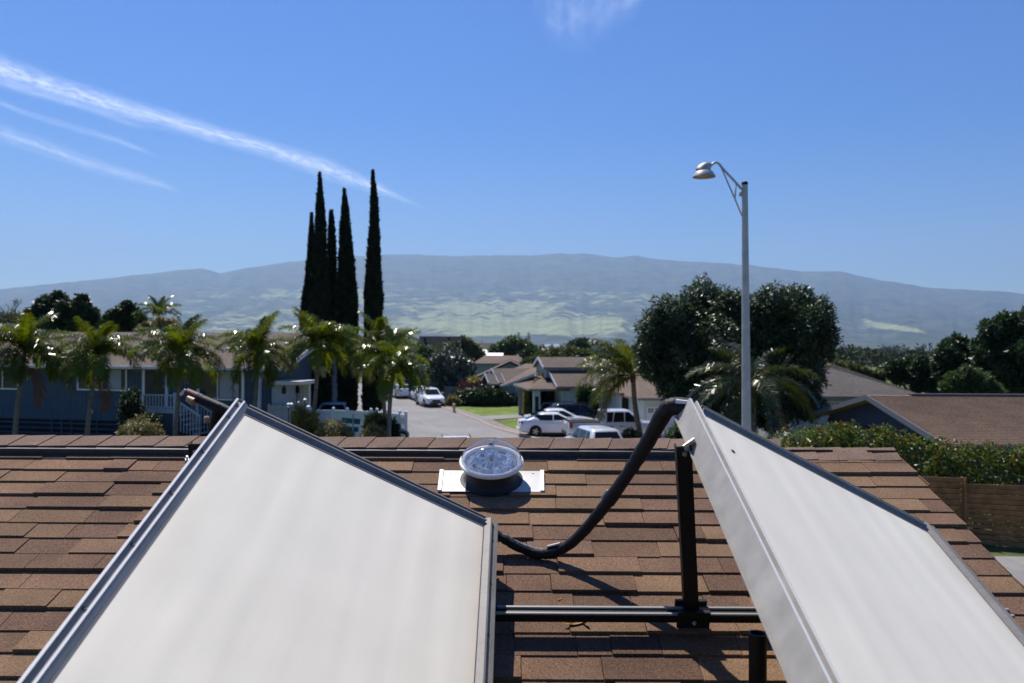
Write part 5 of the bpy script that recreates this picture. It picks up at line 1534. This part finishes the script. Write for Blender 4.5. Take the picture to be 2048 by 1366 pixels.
MB().box(P(1926, 960, 19.58).x, P(1930, 960, 19.58).x, 19.5, 19.54, P(1926, 1083, 19.6).z, P(1926, 954, 19.6).z).build('cover_strip', M['slat'], sf, org=fo)

# ---- neighbour with the navy gable, right
nx = 13.3; yN, yA, yF = 24.4, 29.9, 35.4
zA, zE = P(1736, 791, yA).z, P(1897, 890, yN).z
no = Vector((nx, yA, gz(nx, yA)))
nb = empty('gabled_house', no, label='brown-roofed house with a navy gable end behind the flowering hedge', cat='house')
sl = (zA - zE) / (yA - yN)
w = MB(); zb = -.4
w.prism([(.55, yN + .5 - yA, zb), (.55, yF - .5 - yA, zb), (.55, yF - .5 - yA, zE + sl * .5 - no.z - .14), (.55, 0, zA - no.z - .14), (.55, yN + .5 - yA, zE + sl * .5 - no.z - .14)], (.14, 0, 0))
w.box(.69, 18, yN + .5 - yA, yN + .62 - yA, zb, zE + sl * .4 - no.z - .1); w.box(.69, 18, yF - .62 - yA, yF - .5 - yA, zb, zE + sl * .4 - no.z - .1)
w.build('wall', M['navy_siding'], nb)
rd = MB()
for s in (-1, 1):
    e = s * (yA - yN)
    rd.prism([(0, 0, zA - no.z - .02), (0, e, zE - no.z - .02), (0, e, zE - no.z - .12), (0, 0, zA - no.z - .12)][::-s], (18.5, 0, 0))
nroof = rd.build('roof', M['roof_neighbour'], nb)
cs = MB(); nco = 36
for s in (-1, 1):
    for i in range(nco):
        t0, t1 = i / nco, (i + 1) / nco
        y0_, y1_ = s * (yA - yN) * (1 - t0), s * (yA - yN) * (1 - t1)
        z0_, z1_ = (zE + (zA - zE) * t0) - no.z, (zE + (zA - zE) * t1) - no.z
        cs.add([(-.02, y0_, z0_ - .01), (18.5, y0_, z0_ - .01), (-.02, y0_, z0_ + .036), (18.5, y0_, z0_ + .036), (-.02, y1_, z1_ + .004), (18.5, y1_, z1_ + .004)], [(0, 1, 3, 2), (2, 3, 5, 4)] if s < 0 else [(2, 3, 1, 0), (4, 5, 3, 2)])
tag(cs.build('shingle_courses', M['roof_neighbour'], nroof), kind='stuff')
MB().bar((1.6, 0, zA - no.z + .05), (18.5, 0, zA - no.z + .05), .30, .06).build('ridge_vent', M['vent'], nroof)
for s in (-1, 1):
    MB().bar((-.05, 0, zA - no.z - .07), (-.05, s * (yA - yN), zE - no.z - .07), .05, .19).build('barge_board', M['barge_grey'], nb)
MB().box(0, 18.5, yN - yA - .14, yN - yA - .02, zE - no.z - .12, zE - no.z).build('gutter', M['vent'], nb)
MB().box(.50, .549, -3.0, -2.4, zA - no.z - 1.25, zA - no.z - .85).build('gable_vent', M['dark_void'], nb)
MB().box(.49, .549, yN + .5 - yA, yF - .5 - yA, zE - no.z - .35, zE - no.z - .17).build('belt_board', M['dark_void'], nb)

# ---- grey hip-roofed house, right
ho_ = Vector((P(1700, 800, 46).x, 46, gz(19, 46)))
hip = empty('hip_roofed_house', ho_, label='pale blue house with a grey hip roof behind the navy gable', cat='house')
g_ = ho_.z
ze5 = P(1700, 793, 46).z - g_; zr5 = P(1645, 727, 51).z - g_
body(hip, P(1590, 800, 46).x - ho_.x, P(1838, 800, 46).x - ho_.x, .5, 9.5, -.3, ze5, zr5, 'hip', .5, M['grey_wall'], M['roof_grey'], cut=4.6, fascia=M['dark_void'])
def lx(px_, d, o): return P(px_, 760, d).x - o.x
window(hip, lx(1657, 46.5, ho_), lx(1686, 46.5, ho_), P(1670, 829, 46.5).z - g_, P(1670, 805, 46.5).z - g_, .5, mull=(lx(1671, 46.5, ho_),), blinds=(lx(1658, 46.5, ho_), lx(1670, 46.5, ho_)))

# ---- pale green house with carport and garage, centre right
go = Vector((P(1150, 800, 58).x, 58, gz(5, 58)))
pg = empty('pale_green_house', go, (0, 0, R(9)), label='pale green house with brown roof, carport and white garage', cat='house')
z0 = go.z
ze1 = P(1150, 774, 57.4).z - z0; zr1 = P(1150, 722, 62.5).z - z0
body(pg, lx(1130, 58, go), 9.5, .6, 9.2, -.3, ze1, zr1, 'gable', .6, M['mint'], M['roof_brown'], fascia=M['trim_blue'])
zc = P(1090, 778, 58).z - z0
body(pg, lx(1072, 58.5, go), lx(1128, 58, go), .9, 7.0, -.3, zc, P(1135, 753, 61).z - z0, 'hip', .5, M['mint'], M['roof_tan'], rname='carport_roof', walls=False, fascia=M['trim_blue'], cut=1.9)
cx0, cx1 = lx(1066, 58.5, go), lx(1128, 58, go)
for x in (cx0 + .1, cx1 - .02):
    MB().box(x - .07, x + .07, .5, .64, -.2, zc - .1).build('carport_post', M['mint'], pg)
MB().box(cx0, cx1, 6.6, 6.75, -.2, zc - .1).build('carport_back_wall', M['sage'], pg)
MB().box(cx0 + .1, cx0 + .62, .7, .78, -.2, zc - .1).build('carport_screen', M['mint'], pg)
window(pg, cx0 + .22, cx0 + .5, .9, 2.0, .7, frame='mint')
# garage block in front
gy = -9.75
GS = 1.45; ga0, ga1 = lx(1283, 49.3, go) - GS, lx(1375, 49.3, go) - GS
zg_ = P(1310, 795, 48.8).z - z0
body(pg, ga0, ga1, gy, 1.4, -.3, zg_, zg_ + 1.35, 'hip', .45, M['mint'], M['roof_tan'], rname='garage_roof', fascia=M['trim_blue'])
q0, q1 = lx(1289, 49.3, go) - GS, lx(1350, 49.3, go) - GS; qz = P(1310, 812, 49.3).z - z0
gd = MB().box(q0, q1, gy - .045, gy - .005, -.1, qz).build('garage_door', M['white_paint'], pg)
for i in range(4):
    xa = q0 + (q1 - q0) * (i + .14) / 4.0; xb = q0 + (q1 - q0) * (i + .86) / 4.0
    wn_ = MB()
    wn_.box(xa, xb, gy - .051, gy - .0455, qz - .36, qz - .10); wn_.build('window_pane', M['glass_dark'], gd)
    mm = MB()
    for t in (.25, .5, .75): mm.box(xa + (xb - xa) * t - .012, xa + (xb - xa) * t + .012, gy - .057, gy - .0512, qz - .36, qz - .10)
    mm.box(xa, xb, gy - .0571, gy - .0513, qz - .242, qz - .222)
    mm.build('window_bar', M['white_paint'], gd)
for z in (.45, .95, 1.45): MB().box(q0, q1, gy - .050, gy - .0455, z, z + .02).build('panel_joint', M['gutter'], gd)
MB().box(lx(1254, 52, go) - GS, ga0 - .005, -6.6, -6.5, -.2, zg_ - .05).build('entry_wall', M['mint'], pg)
MB().box(lx(1257, 51.8, go) - GS, lx(1272, 51.8, go) - GS, -6.66, -6.605, -.1, zg_ - .2).build('entry_opening', M['dark_void'], pg)  # near-black slab, the entry opening's shade put into its colour
MB().box(lx(1246, 52, go) - GS, ga0 - .46, -7.2, -1, zg_ - .04, zg_ + .12).build('entry_roof', M['roof_tan'], pg)
# little raised gable over the main roof
body(pg, lx(1103, 61, go), lx(1230, 61, go), 2.9, 6.9, ze1 + .5, P(1110, 734, 61).z - z0, zr1 + .30, 'gable', .25, M['sage'], M['roof_brown'], rname='upper_roof', fascia=M['trim_blue'])

# ---- brown gables beyond the hedge
h2o = Vector((P(1050, 790, 75).x, 75, gz(0, 75)))
h2 = empty('brown_gabled_house', h2o, (0, 0, R(14)), label='house with two brown gable roofs left of the pale green one', cat='house')
zz = h2o.z
body(h2, lx(1016, 75, h2o), lx(1200, 75, h2o), .5, 9, -.3, P(1008, 771, 74.6).z - zz, P(1107, 733, 75).z - zz, 'gable', .5, M['sage'], M['roof_tan'], ridge='y', fascia=M['trim_blue'])
body(h2, lx(1014, 78, h2o), lx(1080, 78, h2o), 2.0, 7.5, -.3, P(1010, 766, 76).z - zz, P(1030, 737, 79).z - zz, 'gable', .45, M['sage'], M['roof_brown'], rname='wing_roof', fascia=M['trim_blue'])
body(h2, lx(991, 77, h2o), lx(1012, 77, h2o), 1.8, 5.2, -.3, P(1000, 768, 76).z - zz, P(995, 747, 77.5).z - zz, 'gable', .3, M['dark_void'], M['roof_grey'], rname='porch_roof', fascia=M['trim_blue'])
window(h2, lx(1036, 75.5, h2o), lx(1044, 75.5, h2o), 1.0, 2.0, .5); window(h2, lx(1050, 75.5, h2o), lx(1058, 75.5, h2o), 1.0, 2.0, .5)
h3o = Vector((P(1000, 750, 93).x, 93, gz(0, 93)))
h3 = empty('sage_gabled_house', h3o, label='house with a low sage green gable behind the two brown gables', cat='house')
body(h3, lx(958, 93, h3o), lx(1082, 93, h3o), .5, 11, -.3, P(950, 756, 93).z - h3o.z, P(1020, 723, 93).z - h3o.z, 'gable', .5, M['sage'], M['roof_brown'], ridge='y', fascia=M['dark_void'])
h4o = Vector((P(1000, 730, 116).x, 116, gz(0, 116)))
h4 = empty('tan_hip_house', h4o, label='low house with a tan hip roof behind the sage gable', cat='house')
body(h4, lx(952, 116, h4o), lx(1052, 116, h4o), .5, 9.5, -.3, P(1000, 727, 115.5).z - h4o.z, P(1000, 711, 121).z - h4o.z, 'hip', .5, M['sage'], M['roof_tan'], fascia=M['trim_blue'], cut=1.6)
h5o = Vector((P(872, 700, 130).x, 130, gz(-12, 130)))
h5 = empty('dark_roofed_house', h5o, label='house with a large dark slate roof above the round tree', cat='house')
body(h5, lx(834, 130, h5o), lx(914, 130, h5o), .5, 13, -.3, P(870, 712, 130).z - h5o.z, P(870, 672.5, 136).z - h5o.z, 'gable', .4, M['grey_wall'], M['roof_dark'])
body(h5, lx(845, 129, h5o), lx(866, 129, h5o), .2, 4.5, P(855, 712, 129).z - h5o.z, P(845, 701, 129).z - h5o.z, P(855, 689, 129).z - h5o.z, 'gable', .15, M['grey_wall'], M['roof_dark'], ridge='y', rname='dormer_roof', fascia=M['white_paint'])
for px_ in (850, 898):
    q = P(px_, 677, 134.5) - h5o; MB().box(q.x - .2, q.x + .2, q.y - .3, q.y + .3, q.z - .5, q.z + .1).build('roof_vent', M['dark_void'], h5)

# far roofs that catch the sun between the trees
def far_house(px_, py_, d, w, h, wall, roofm, label, kind='gable'):
    o = P(px_, py_, d); g = gz(o.x, o.y); b = Vector((o.x, o.y, g))
    root = empty('distant_house', b, (0, 0, 0), label=label, cat='house', group='far houses in the valley')
    zt = o.z - g
    body(root, -w / 2, w / 2, 0, w * .7, -.3, max(2.0, zt - h), zt, kind, .5, M[wall], M[roofm])
M['tin'] = mat('bright_tin_roof', (.78, .79, .80), .4, .5, .2)
M['pink_roof'] = mat('pinkish_tile_roof', (.55, .40, .36), .7, .3)
far_house(988, 706, 190, 3.4, .8, 'white_paint', 'tin', 'white-roofed house, nearest and brightest of the far ones')
far_house(1042, 695, 300, 3.5, .9, 'white_paint', 'tin', 'small white roof right of the nearest white-roofed house')
far_house(1082, 696, 330, 5.5, .8, 'beam', 'pink_roof', 'long low pinkish roof at the foot of the haze')
far_house(960, 686, 420, 13, 3.2, 'sage', 'roof_grey', 'long purple-grey roof right of the dark slate roof')
far_house(996, 698, 260, 2.2, .8, 'white_paint', 'tin', 'tiny white gable above the nearest white-roofed house')
far_house(971, 699, 270, 2.6, 1.2, 'trim_blue', 'tin', 'small bluish white gable left of the far white roofs')
far_house(1096, 688, 520, 3, 2.0, 'white_paint', 'tin', 'tiny bright house left of the compact dark tree')
far_house(1113, 688, 540, 3, 2.0, 'white_paint', 'tin', 'tiny bright house touching the compact dark tree')
far_house(1738, 723, 330, 5, .8, 'white_paint', 'tin', 'long white roof in the valley left of the cone pine')
far_house(1720, 725, 300, 3, .8, 'white_paint', 'tin', 'smaller white roof left of the long one')
far_house(1858, 695, 900, 5, 3.0, 'white_paint', 'tin', 'tiny white house in the valley near the right trees')

# ------------------------------------------------------------------ small street things
# green street-name signs on one post
sgo = P(706, 880, 27); sgo.z = gz(sgo.x, 27)
M['sign_green'] = mat('green_sign_sheet', (.004, .11, .085), .4, .5, noise=(6, .1))
ss = empty('street_sign', sgo, label='pair of green street-name signs on a post in front of the white fence', cat='street sign')
MB().tube([(0, 0, 0), (0, 0, P(706, 832, 27).z - sgo.z + .02)], .03, 8).build('post', M['pole'], ss, smooth=True)
def blade(pts, nm='sign_blade'):
    q = [P(x, y, 27) - sgo for x, y in pts]
    MB().prism(q, (0, .006, 0)).build(nm, M['sign_green'], ss)
blade([(683, 845), (684, 835), (721, 838), (720, 849)])
blade([(686, 862), (686, 853), (717, 854), (717, 864)])
MB().lathe([(.04, 0), (.04, .03), (.01, .05)], 8, Matrix.Translation((0, 0, P(706, 832, 27).z - sgo.z + .02))).build('post_cap', M['pole'], ss)

# fire hydrant on the verge
ho2 = P(908, 822, 67); ho2.z = gz(ho2.x, 67) + .1
M['hydrant'] = mat('faded_yellow_hydrant', (.50, .36, .20), .6, .4, noise=(8, .2))
hy = empty('fire_hydrant', ho2, label='small faded yellow fire hydrant on the lawn edge', cat='fire hydrant')
MB().lathe([(.16, 0), (.16, .05), (.11, .06), (.11, .5), (.15, .52), (.15, .56), (.12, .62), (.06, .70), (.03, .71), (.03, .76), (.001, .76)], 14).build('barrel', M['hydrant'], hy, smooth=True, angle=40)
for s in (-1, 1): MB().tube([(0, 0, .40), (s * .2, 0, .40)], .055, 10).build('nozzle', M['hydrant'], hy, smooth=True)
MB().tube([(0, 0, .36), (0, -.2, .36)], .07, 10).build('pumper_nozzle', M['hydrant'], hy, smooth=True)

# letterbox at the end of the white fence
mo_ = P(806, 880, 29.5); mo_.z = gz(mo_.x, 29.5)
mb_ = empty('mailbox', mo_, label='black mailbox at the street end of the white fence', cat='mailbox')
zt = P(806, 874, 29.5).z - mo_.z
MB().box(-.04, .04, -.04, .04, 0, zt).build('post', M['white_paint'], mb_)
pr = [(.20 * math.cos(a), 0, zt + .06 + .19 * math.sin(a)) for a in np.linspace(0, math.pi, 9)] + [(-.20, 0, zt), (.20, 0, zt)]
MB().prism([(x, -.24, z) for x, y, z in pr], (0, .5, 0)).build('box', M['black_metal'], mb_)
MB().prism([(x * .7, -.262, zt + (z - zt) * .55 + .01) for x, y, z in pr], (0, .02, 0)).build('door', M['white_metal'], mb_)

# little garden lamps by the gate
M['cap_white'] = mat('white_lamp_cap', (.82, .82, .80), .3, .5)
def garden_lamp(px_, py_, d, label, r=.075):
    t = P(px_, py_, d); g = gz(t.x, d); o = Vector((t.x, d, g)); h = t.z - g
    root = empty('garden_lamp', o, label=label, cat='garden lamp', group='white-capped garden lamps by the gate')
    MB().tube([(0, 0, 0), (0, 0, h - .12)], .018, 8).build('stake', M['black_metal'], root, smooth=True)
    MB().lathe([(.03, h - .12), (.04, h - .03), (.04, h - .02)], 10).build('lens', M['acrylic'], root, smooth=True)
    MB().lathe([(r, h - .02), (r, h), (r * .5, h + .035), (.002, h + .045)], 12).build('cap', M['cap_white'], root, smooth=True, angle=40)
garden_lamp(577, 808, 30, 'leftmost white-capped garden lamp by the gate')
garden_lamp(583, 808, 30.4, 'second white-capped garden lamp, close beside the leftmost')
garden_lamp(610, 799, 31, 'tallest white-capped garden lamp, farthest right of the row')
garden_lamp(597, 805, 30.6, 'garden lamp with the smallest cap, in the middle of the row', .05)
garden_lamp(617, 813, 29, 'low white-capped garden lamp in front of the croton')
# ------------------------------------------------------------------ vehicles
M['car_white'] = mat('white_car_paint', (.74, .75, .77), .28, .5, coat=.7)
M['car_silver'] = mat('pale_silver_paint', (.60, .63, .67), .28, .5, .2, coat=.7)
M['car_black'] = mat('black_car_paint', (.012, .012, .015), .2, .5, coat=.8)
M['car_grey'] = mat('grey_car_paint', (.22, .24, .27), .28, .5, .2, coat=.7)
M['car_glass'] = mat('tinted_car_glass', (.008, .010, .012), .08, .3)
M['tyre'] = mat('tyre_rubber', (.012, .012, .012), .85, .2)
M['rim'] = mat('alloy_rim', (.45, .46, .48), .35, .5, .8)
M['tail'] = mat('red_tail_light', (.25, .008, .006), .15, .5)
M['head'] = mat('clear_head_light', (.6, .63, .66), .1, .6)
M['trim_black'] = mat('black_trim', (.015, .015, .016), .5, .4)
M['plate'] = mat('number_plate', (.6, .6, .6), .5, .4)

def wheel_meshes(r, w):
    t = MB().lathe([(r * .62, -w / 2), (r * .93, -w / 2), (r, -w * .3), (r, w * .3), (r * .93, w / 2), (r * .62, w / 2)], 24, Matrix.Rotation(R(90), 4, 'X'), False).mesh('tyre', M['tyre'], True, angle=40)
    m = MB(); m.lathe([(r * .63, -w * .42), (r * .60, -w * .3), (r * .60, w * .3), (r * .63, w * .42)], 20, Matrix.Rotation(R(90), 4, 'X'), False)
    for s in (-1, 1):
        for k in range(5):
            a = 6.283 * k / 5
            m.bar((0, s * w * .40, 0), (math.cos(a) * r * .62, s * w * .38, math.sin(a) * r * .62), .07, .03, (0, 1, 0))
        m.lathe([(.001, w * .30), (.075, w * .30), (.06, w * .44), (.001, w * .44)], 10, Matrix.Rotation(R(90 * s), 4, 'X'))
    rm_ = m.mesh('rim', M['rim'])
    bk = MB().lathe([(.001, -.02), (r * .6, -.02), (r * .6, .02), (.001, .02)], 18, Matrix.Rotation(R(90), 4, 'X')).mesh('brake_disc', M['trim_black'])
    return t, rm_, bk
WH = {}
KIND = {
 # stations: x, half width, sill z, shoulder z ; greenhouse: base x0 x1, roof x0 x1, half width base/roof, roof z ; wheels x, r
 'sedan': dict(st=[(-2.38, .62, .42, .86), (-2.30, .80, .30, 1.00), (-1.9, .89, .24, 1.04), (-1.35, .91, .20, 1.02), (0, .92, .18, .98), (1.0, .91, .20, .96), (1.6, .90, .22, .88), (2.1, .86, .26, .78), (2.34, .72, .32, .66), (2.40, .50, .38, .58)],
       gh=(-2.05, 1.15, -.95, .20, .84, .60, 1.45), wx=(-1.40, 1.42), wr=.33, pil=(-1.55, -.28, .82)),
 'suv': dict(st=[(-2.25, .70, .48, .95), (-2.18, .86, .36, 1.08), (-1.8, .92, .30, 1.10), (-1.2, .93, .26, 1.09), (0, .94, .24, 1.07), (1.0, .93, .26, 1.06), (1.5, .92, .28, 1.00), (2.0, .88, .32, .90), (2.22, .76, .38, .78), (2.28, .55, .42, .68)],
       gh=(-2.14, 1.12, -1.75, .35, .87, .66, 1.66), wx=(-1.33, 1.36), wr=.37, pil=(-1.25, -.25, .78)),
 'truck': dict(st=[(-2.95, .90, .62, 1.20), (-2.92, .97, .55, 1.24), (-2.2, .99, .50, 1.24), (-1.2, 1.0, .46, 1.24), (0, 1.0, .42, 1.24), (1.1, 1.0, .44, 1.24), (1.7, .99, .46, 1.22), (2.4, .97, .50, 1.16), (2.8, .90, .52, 1.02), (2.88, .78, .56, .90)],
       gh=(-1.02, 1.50, -.88, .72, .90, .70, 1.93), wx=(-1.80, 1.92), wr=.41, pil=(-.40, .30, 1.05)),
}
def vehicle(name, label, cat, kind, paint, loc, heading, scale=1.0, group=None, rack=False, tonneau=True, canopy=False):
    k = KIND[kind]; root = empty(name, loc, (0, 0, heading), label=label, cat=cat, group=group); root.scale = (scale,) * 3
    P_ = M[paint]; st = k['st']
    sec = []
    for x, w, zl, zb in st:
        h = zb - zl
        half = [(0, zl), (.80 * w, zl), (.97 * w, zl + .10 * h), (w, zl + .35 * h), (w, zl + .62 * h), (.965 * w, zl + .86 * h), (.90 * w, zb - .01), (.6 * w, zb + .012), (0, zb + .02)]
        ring = [(x, y, z) for y, z in half] + [(x, -y, z) for y, z in half[-2:0:-1]]
        sec.append(ring)
    n = len(sec[0]); b = MB()
    b.add([q for r_ in sec for q in r_], [(i*n+j, i*n+(j+1) % n, (i+1)*n+(j+1) % n, (i+1)*n+j) for i in range(len(sec)-1) for j in range(n)] + [tuple(reversed(range(n))), tuple((len(sec)-1)*n+j for j in range(n))])
    body_ = b.build('body', P_, root, smooth=True, angle=38)
    gx0, gx1, rx0, rx1, wb, wr_, zt = k['gh']
    zb0 = np.interp(gx0 + .1, [q[0] for q in st], [q[3] for q in st]) - .03; zb1 = np.interp(gx1 - .1, [q[0] for q in st], [q[3] for q in st]) - .03
    zs_ = zt - .07
    def ring(f, inset=0.0, z=None):
        """cabin outline at height fraction f (0 shoulder, 1 roof)"""
        x0 = gx0 + (rx0 - gx0) * f + inset; x1 = gx1 + (rx1 - gx1) * f - inset; w = wb + (wr_ - wb) * f - inset
        za = zb0 + (zs_ - zb0) * f if z is None else z; zc_ = zb1 + (zs_ - zb1) * f if z is None else z
        xm = (x0 + x1) / 2
        return [(x0, -w * .88, za), (x0 + .12, -w, za), (xm, -w * 1.02, (za + zc_) / 2), (x1 - .16, -w, zc_), (x1, -w * .86, zc_), (x1 + .02, 0, zc_), (x1, w * .86, zc_), (x1 - .16, w, zc_), (xm, w * 1.02, (za + zc_) / 2), (x0 + .12, w, za), (x0, w * .88, za), (x0 - .02, 0, za)]
    g = MB(); rs_ = [ring(0), ring(.5), ring(1.0), ring(1.0, .07, zt - .02), ring(1.0, .22, zt)]
    m_ = 12
    g.add([q for r_ in rs_ for q in r_], [(i*m_+j, i*m_+(j+1) % m_, (i+1)*m_+(j+1) % m_, (i+1)*m_+j) for i in range(4) for j in range(m_)] + [tuple(4*m_+j for j in range(m_))])
    g.build('cabin', P_, root, smooth=True, angle=40)
    # glass set 6 mm proud of the cabin shell
    def wpt(side, x, f):
        w = wb + (wr_ - wb) * f
        z = (zb0 + zb1) / 2 + (zs_ - (zb0 + zb1) / 2) * f
        x0 = gx0 + (rx0 - gx0) * f; x1 = gx1 + (rx1 - gx1) * f
        t = abs((x - (x0 + x1) / 2) / max(.01, (x1 - x0) / 2))
        return Vector((x, side * (w * (1.02 - .02 * t) + .008), z))
    pl = k['pil']
    lo, hi_ = .10, .93
    for s in (-1, 1):
        xs_ = [(gx0 + .38, rx0 + .22), ] 
        edges = [(gx0 + (rx0 - gx0) * .1 + .22, gx0 + (rx0 - gx0) * .93 + .18), (pl[0], pl[0] + .12), (pl[1], pl[1] + .02), (gx1 + (rx1 - gx1) * .1 - .22, gx1 + (rx1 - gx1) * .93 - .16)]
        for i in range(3):
            a0, a1 = edges[i]; b0, b1 = edges[i + 1]
            if b0 - a0 < .2: continue
            gp = .035
            q = [wpt(s, a0 + gp, lo), wpt(s, b0 - gp, lo), wpt(s, b1 - gp, hi_), wpt(s, a1 + gp, hi_)]
            MB().prism(q if s < 0 else q[::-1], (0, s * .004, 0)).build('side_window', M['car_glass'], root)
    def endglass(front):
        gx, rx = (gx1, rx1) if front else (gx0, rx0); zb_ = zb1 if front else zb0
        sg = 1 if front else -1; q = []
        for f, ww in ((.12, .80), (.92, .80)):
            w = wb + (wr_ - wb) * f; x = gx + (rx - gx) * f; z = zb_ + (zs_ - zb_) * f
            q.append([Vector((x + sg * .012, -w * ww, z)), Vector((x + sg * .034, 0, z)), Vector((x + sg * .012, w * ww, z))])
        vs = q[0] + q[1]
        m = MB(); m.add([v for v in vs] + [v + Vector((sg * .004, 0, .003)) for v in vs], [(6, 7, 10, 9), (7, 8, 11, 10), (0, 1, 7, 6), (1, 2, 8, 7), (3, 9, 10, 4), (4, 10, 11, 5), (0, 6, 9, 3), (2, 5, 11, 8)])
        m.build('windscreen' if front else 'rear_window', M['car_glass'], root)
    endglass(True); endglass(False)
    # wheels with dark arches
    r = k['wr']; key = kind
    if key not in WH: WH[key] = wheel_meshes(r, .23)
    for wx in k['wx']:
        for s in (-1, 1):
            wy = np.interp(wx, [q[0] for q in st], [q[1] for q in st])
            MB().lathe([(.001, 0), (r * 1.17, 0), (r * 1.17, .012), (.001, .012)], 24, Matrix.Translation((wx, s * (wy - .005), r + .02)) @ Matrix.Rotation(R(-90 * s), 4, 'X')).build('wheel_arch', M['trim_black'], root)
            wo = link('wheel', WH[key][2], root, (wx, s * (wy - .09), r))
            link('tyre', WH[key][0], wo); link('rim', WH[key][1], wo)
    # ends: lights, grille, bumpers, plates
    xf, xr = st[-1][0], st[0][0]; zf = st[-2][3]; zr2 = st[1][3]; wf = st[-2][1]; wr2 = st[1][1]
    for s in (-1, 1):
        MB().bar((xf - .10, s * wf * .58, zf - .03), (xf - .28, s * wf * 1.10, zf + .02), .10, .11).build('headlight', M['head'], root)
        MB().bar((xr + .02, s * wr2 * .60, zr2 - .14), (xr + .16, s * wr2 * 1.06, zr2 - .12), .10, .13 if kind != 'truck' else .3).build('tail_light', M['tail'], root)
        mx_ = gx1 - .55
        mz = (zb0 + zb1) / 2 + .16
        MB().box(mx_ - .07, mx_ + .05, s * (wb + .16) - .10, s * (wb + .16) + .10, mz - .07, mz + .07).build('door_mirror', P_ if kind != 'truck' else M['trim_black'], root)
        for hx_ in (pl[1] - .22, pl[0] - .05 if kind != 'truck' else pl[0] - .10):
            wy = np.interp(hx_, [q[0] for q in st], [q[1] for q in st]); zz_ = np.interp(hx_, [q[0] for q in st], [q[3] for q in st]) - .2
            MB().box(hx_ - .10, hx_ + .10, s * wy - .012, s * wy + .012, zz_ - .02, zz_ + .02).build('door_handle', M['trim_black'] if kind == 'truck' else P_, root)
        wy = st[4][1]
        MB().box(k['wx'][0] + r * 1.2, k['wx'][1] - r * 1.2, s * (wy - .03) - .02, s * (wy - .03) + .02, st[4][2] - .02, st[4][2] + .07).build('sill', M['trim_black'], root)
    MB().bar((xf + .005, -wf * .5, zf - .17), (xf + .005, wf * .5, zf - .17), .03, .17).build('grille', M['trim_black'], root)
    MB().bar((xf - .02, -wf * .75, st[-1][2] + .02), (xf - .02, wf * .75, st[-1][2] + .02), .12, .12).build('front_bumper', M['trim_black'], root)
    MB().bar((xr + .02, -wr2 * .80, st[0][2] + .02), (xr + .02, wr2 * .80, st[0][2] + .02), .14, .14).build('rear_bumper', M['trim_black'] if kind != 'sedan' else P_, root)
    MB().box(xf + .021, xf + .028, -.15, .15, zf - .34, zf - .26).build('front_plate', M['plate'], root)
    MB().box(xr - .012, xr - .004, -.16, .16, zr2 - .33, zr2 - .24).build('rear_plate', M['plate'], root)
    if kind == 'truck':
        if tonneau: MB().box(-2.86, -1.06, -.86, .86, 1.235, 1.275).build('bed_cover', M['tyre'], root)
        MB().box(-2.965, -2.955, -.70, .70, .78, 1.16).build('tailgate', P_, root)
        MB().box(-2.975, -2.966, -.06, .06, 1.04, 1.10).build('tailgate_handle', M['trim_black'], root)
    if rack:
        for s in (-1, 1): MB().bar((rx0 + .2, s * wr_ * .85, zt + .05), (rx1 - .1, s * wr_ * .85, zt + .05), .04, .04).build('roof_rail', M['trim_black'], root)
    return root

def on_ground(px_, d):
    p = P(px_, 800, d); return Vector((p.x, d, gz(p.x, d) + .035))
RD = math.atan2(-1, .33)
vehicle('suv', 'white car with dark grille driving towards the camera on the street', 'car', 'suv', 'car_white', on_ground(860, 73.8), RD + .04)
vehicle('sedan', 'white car half hidden behind the oncoming white car', 'car', 'sedan', 'car_white', on_ground(843, 80.5), RD)
vehicle('sedan', 'white car seen from behind, farthest along the street', 'car', 'sedan', 'car_white', on_ground(803, 84.5), RD + math.pi)
vehicle('suv', 'dark vehicle parked beside the dark fence beyond the street', 'car', 'suv', 'car_black', on_ground(824, 90), R(200), 1.05)
vehicle('sedan', 'white sedan parked side-on at the lawn edge', 'car', 'sedan', 'car_white', on_ground(1111, 50.6) + Vector((0, 0, .06)), R(7), 1.0)
vehicle('sedan', 'white car right behind the parked sedan, only its roof and bonnet showing', 'car', 'sedan', 'car_white', on_ground(1122, 52.9) + Vector((0, 0, .06)), R(5), 1.03)
vehicle('suv', 'black utility vehicle with a roof rack behind the white pickup', 'car', 'suv', 'car_black', on_ground(1160, 54.6) + Vector((0, 0, .06)), R(14), 1.06, rack=True)
vehicle('pickup_truck', 'white crew-cab pickup truck in front of the garage', 'truck', 'truck', 'car_silver', on_ground(1231, 46) + Vector((0, 0, .08)), R(8))
vehicle('suv', 'silver vehicle with a big dark rear window, nearest behind the ridge', 'car', 'suv', 'car_silver', on_ground(1186, 37.2), R(104), .96)
vehicle('suv', 'grey hatchback parked in the shaded carport', 'car', 'suv', 'car_grey', on_ground(1109, 60.2), R(75), .9)
vehicle('sedan', 'pale car roof just showing behind the white fence', 'car', 'sedan', 'car_silver', on_ground(668, 40.5), R(100))
vehicle('suv', 'parked car whose roof just peeks over the ridge left of the skylight', 'car', 'suv', 'car_white', on_ground(912, 30.2), R(96), .93, rack=True)
